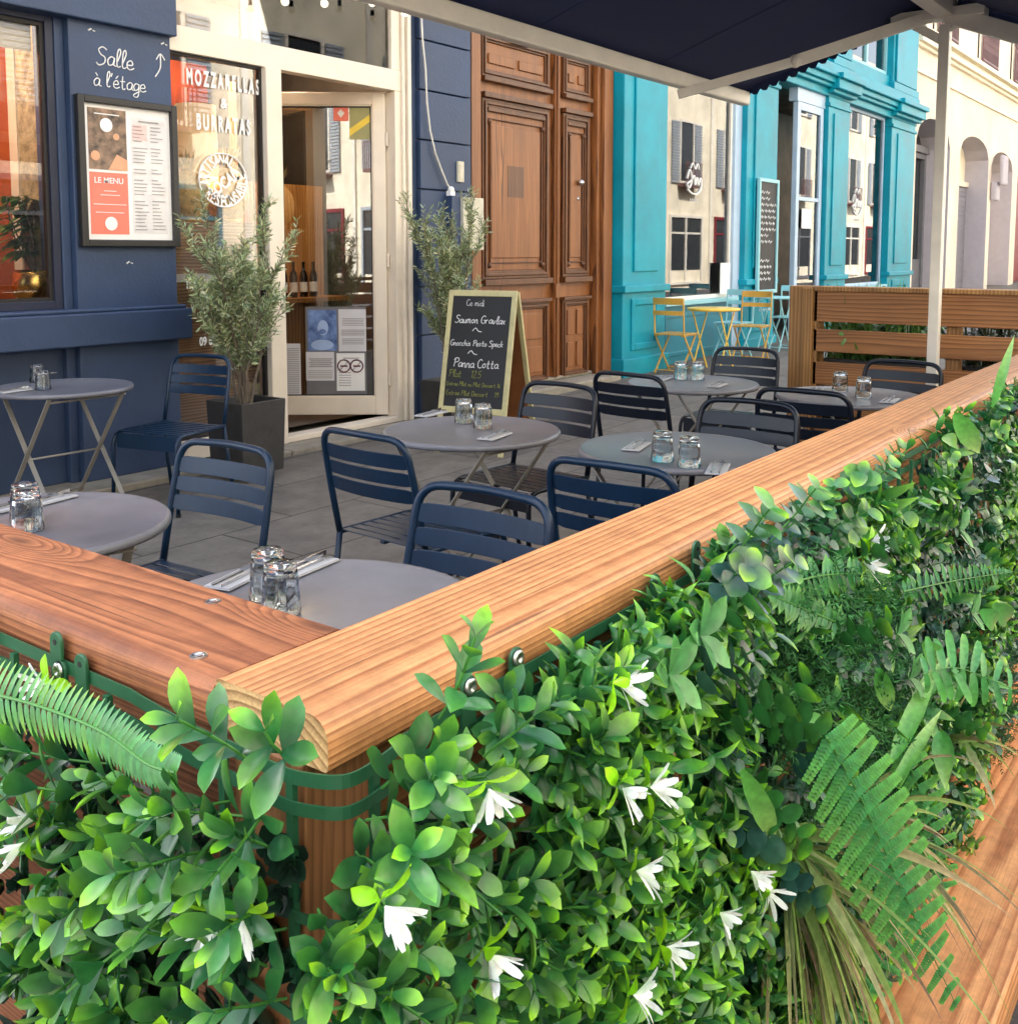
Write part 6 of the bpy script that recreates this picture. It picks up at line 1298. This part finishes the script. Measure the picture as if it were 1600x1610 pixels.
# left mat
st=MB(); lg=Leaves(); lr=Leaves(); rnd.seed(8)
for i in range(160):
    y=.66+.75*rnd.random(); z=rnd.uniform(.62,.985)
    if y<.70 and z>.93: z-=.08
    if noise.noise(Vector((y*11,z*11,5)))<-.08: continue
    sprig_gard(lg,st,Vector((XB0-.010,y,z)),Vector((-1,rnd.gauss(-.1,.45),rnd.gauss(.25,.5))).normalized(),rnd.uniform(.05,.11),big=rnd.uniform(.85,1.35),lime=.9)
for i in range(260): sprig_rosette(lr,Vector((XB0-.004,rnd.uniform(.62,1.5),rnd.uniform(.5,1.0))),Vector((-1,rnd.gauss(0,.5),rnd.gauss(.1,.5))).normalized(),DD,rnd.uniform(.02,.03),9)  # rear rosettes whose near-black green paints in the gaps' shade
for px,py in ((360,1260),(410,1290),(440,1340),(400,1400),(450,1460),(420,1520),(380,1580),(450,1570),(330,1300),(300,1400),(350,1480),(280,1280),(300,1560),(430,1260)):
    sprig_gard(lg,st,onX(px,py,XB0-.03),Vector((-.9,rnd.uniform(-.5,.5),rnd.uniform(-.3,.8))).normalized(),rnd.uniform(.06,.11),big=rnd.uniform(1.0,1.3),lime=.9)
for px,py,dy,dz,Ls in ((395,1200,-.3,.9,.09),(460,1200,-.7,.8,.08),(150,1250,.5,.4,.10),(340,1340,-.2,.6,.11),(430,1420,-.5,.5,.09),(60,1330,.3,.3,.1),(250,1450,.2,-.2,.1),(100,1500,.1,.3,.1),(330,1500,-.2,-.6,.1)):
    b=onX(px,py,XB0-.05); sprig_gard(lg,st,b,Vector((-.9,dy,dz)).normalized(),Ls,big=1.12,lime=1.0)
lg.build('gardenia_leaves','leaf',hl)['kind']='stuff'; lr.build('gap_shade_leaves','leaf',hl)['kind']='stuff'; bp(st,'twigs','stemgreen',hl)['kind']='stuff'
# long fern frond lying across the left mat
P=[onX(a,b,XB0-.075) for a,b in catmull([(-40,1085),(60,1110),(160,1150),(230,1200),(275,1215)],8)]
lv=Leaves(); s_=MB(); s_.tube(P,.0016,6)
for k in range(46):
    x=(k+.5)/46*(len(P)-1); i=int(x); p_=P[i].lerp(P[i+1],x-i); d_=(P[i+1]-P[i]).normalized(); nr=Vector((-1,-.2,.3)).normalized(); sd=d_.cross(nr)
    for sg in(-1,1): f=1-k/46; lv.add(p_,(sd*sg+d_*.35).normalized(),nr,.014+.022*f,.0060,'needle',jit((.06,.22,.06)),jit((.22,.45,.06)) if k<20 else jit((.08,.26,.08)),.2,.2)
o=lv.build('fern_frond','leaf',hl); s_.build('stem','stemgreen',o)
# ferns, grass and flowers of the right mat
GF=(.028,.17,.045)
frond('fern_frond',hr,[(1300,1160),(1355,1260),(1405,1370),(1455,1480),(1505,1585)],YB0-.20,.082,GF,(.16,.40,.05),npair=17)
frond('fern_frond',hr,[(1365,1560),(1400,1480),(1440,1400),(1480,1360)],YB0-.10,.045,GF,(.10,.30,.05),npair=12)
frond('fern_frond',hr,[(1420,1180),(1450,1260),(1475,1350),(1490,1440)],YB0-.11,.060,GF,(.16,.40,.05),npair=13)
frond('fern_frond',hr,[(1450,1060),(1500,1050),(1560,1070),(1640,1105)],YB0-.15,.075,(.05,.24,.06),(.10,.34,.06),rib=False,npair=11)
frond('fern_frond',hr,[(1230,920),(1290,905),(1350,900),(1400,880)],YB0-.10,.036,(.03,.16,.04),(.12,.32,.05),rib=False,npair=24)
frond('fern_frond',hr,[(1420,930),(1490,915),(1550,905),(1590,900)],YB0-.12,.036,(.03,.16,.04),(.12,.32,.05),rib=False,npair=24)
frond('fern_frond',hr,[(1330,985),(1270,960),(1210,935)],YB0-.11,.032,(.03,.16,.04),(.12,.32,.05),rib=False,npair=24)
frond('fern_frond',hr,[(1480,1290),(1520,1330),(1545,1370)],YB0-.08,.025,(.12,.22,.03),(.3,.4,.05),rib=False,npair=12)
def grass(px,py,n,l0,l1,spread,seed,down,right=.3,Yp=YB0-.05):
    rnd.seed(seed); b0=onY(px,py,Yp); lv=Leaves()
    mbv=[];mbf=[];cols=[]
    for i in range(n):
        b=b0+rv(.012); d=Vector((rnd.gauss(right,spread*1.3),-rnd.uniform(.1,.75),rnd.gauss(-down,.42))).normalized(); l=rnd.uniform(l0,l1)*1.05; w=rnd.uniform(.004,.016) if rnd.random()<.8 else .022; k=12; p=b
        side=d.cross(Vector((rnd.gauss(0,.5),-1,.3))).normalized(); tip=rnd.random(); c0=jit((.09,.22,.04)); c1=jit((.26,.15,.12) if tip<.4 else (.30,.36,.10) if tip<.75 else (.52,.42,.24),.2); o=len(mbv)
        for j in range(k+1):
            t=j/k; ww=w*(1-t**2.2)*.5+.0003; mbv+= [p-side*ww,p+d.cross(side)*ww*.35,p+side*ww]; c=c0*(1-t)+c1*t; cols+=[c,c*.8,c]
            d=(d+Vector((0,0,-.085))).normalized(); p=p+d*l/k
        for j in range(k):
            for q in(0,1): a=o+j*3+q; mbf.append((a,a+1,a+4,a+3))
    me=bpy.data.meshes.new('grass_tuft'); me.from_pydata([tuple(v) for v in mbv],[],mbf); me.shade_smooth(); a=me.attributes.new('leaf_colour','FLOAT_COLOR','POINT'); a.data.foreach_set('color',np.concatenate([np.array(cols),np.ones((len(cols),1))],1).ravel().astype(np.float32)); me.materials.append(M['leaf_matt'])
    ob=bpy.data.objects.new('grass_tuft',me); col.objects.link(ob); ob.parent=hr; ob.matrix_parent_inverse=Matrix.Translation(hr.location).inverted()
grass(1225,1330,80,.18,.36,.38,1,.75,.35); grass(1330,1290,46,.18,.40,.45,2,.35,.75); grass(1260,1400,55,.16,.30,.4,3,.8,.15); grass(1400,1330,26,.14,.26,.4,7,.7,.3); grass(1500,1150,14,.12,.22,.6,4,-.1,.9)
def flower(p,ax,par,seed,n=7,size=.024):
    rnd.seed(seed); lv=Leaves(); s=perp(ax); s2=ax.cross(s)
    for i in range(n):
        a=2*PI*i/n+rnd.uniform(-.25,.25); dd=(ax*rnd.uniform(.55,1.0)+(s*math.cos(a)+s2*math.sin(a))*rnd.uniform(.45,.8)).normalized(); c=np.array((.80,.82,.86))
        lv.add(p,dd,ax-dd*.4,size*rnd.uniform(.8,1.1),size*.23,'petal',c,c,rnd.uniform(-.25,.3),.22)
    o=lv.build('flower','petal',par); lb2=Leaves()
    for i in range(4):
        a=PI/2*i+rnd.random(); dd=(s*math.cos(a)+s2*math.sin(a)+ax*rnd.uniform(-.2,.5)).normalized(); lb2.add(p-ax*.006,dd,ax,rnd.uniform(.022,.034),.014,'gard',jit(LM,.15),jit(YG,.1),.2,.35)
    lb2.build('bract','leaf',o)
for k,(a,b,ax) in enumerate(((768,1240,(0,-.5,-1)),(605,1425,(0,-1,-.4)),(972,1075,(.9,-.8,-.3)),(978,1240,(.1,-1,-.3)),(1022,1238,(.9,-.8,-.2)),(1000,1370,(.6,-1,-.1)),(768,1500,(.2,-.8,-.8)),(1045,1490,(.6,-.8,-.5)),(995,1565,(.6,-.8,-.1)),(1130,1435,(.2,-1,-.4)),(1205,1400,(.4,-.8,-.8)),(1180,1370,(0,-1,-.5)),(1370,850,(-.2,-1,.2)),(1360,888,(0,-1,0)))):
    flower(onY(a,b,YB0-.125 if a<1150 else YB0-.11),Vector(ax).normalized(),hr,100+k,size=.033 if a<1150 else .034)
for k,(a,b,ax) in enumerate(((335,1445,(-.6,-.3,-1)),(382,1448,(-.6,-.3,-.8)),(38,1325,(-.8,.3,-.5)),(52,1290,(-.8,.3,.2)),(5,1465,(-.8,.2,-.3)),(70,1075,(-1,0,.2)))):
    flower(onX(a,b,XB0-.09 if k<5 else XB0-.03),Vector(ax).normalized(),hl,200+k,size=.029)

# ------------------------------------------------------------------ last: children of unrotated bases keep world placement; drop unused prototypes
for o in list(col.objects):
    if o.type=='EMPTY' and o.parent is None and not o.children: bpy.data.objects.remove(o)
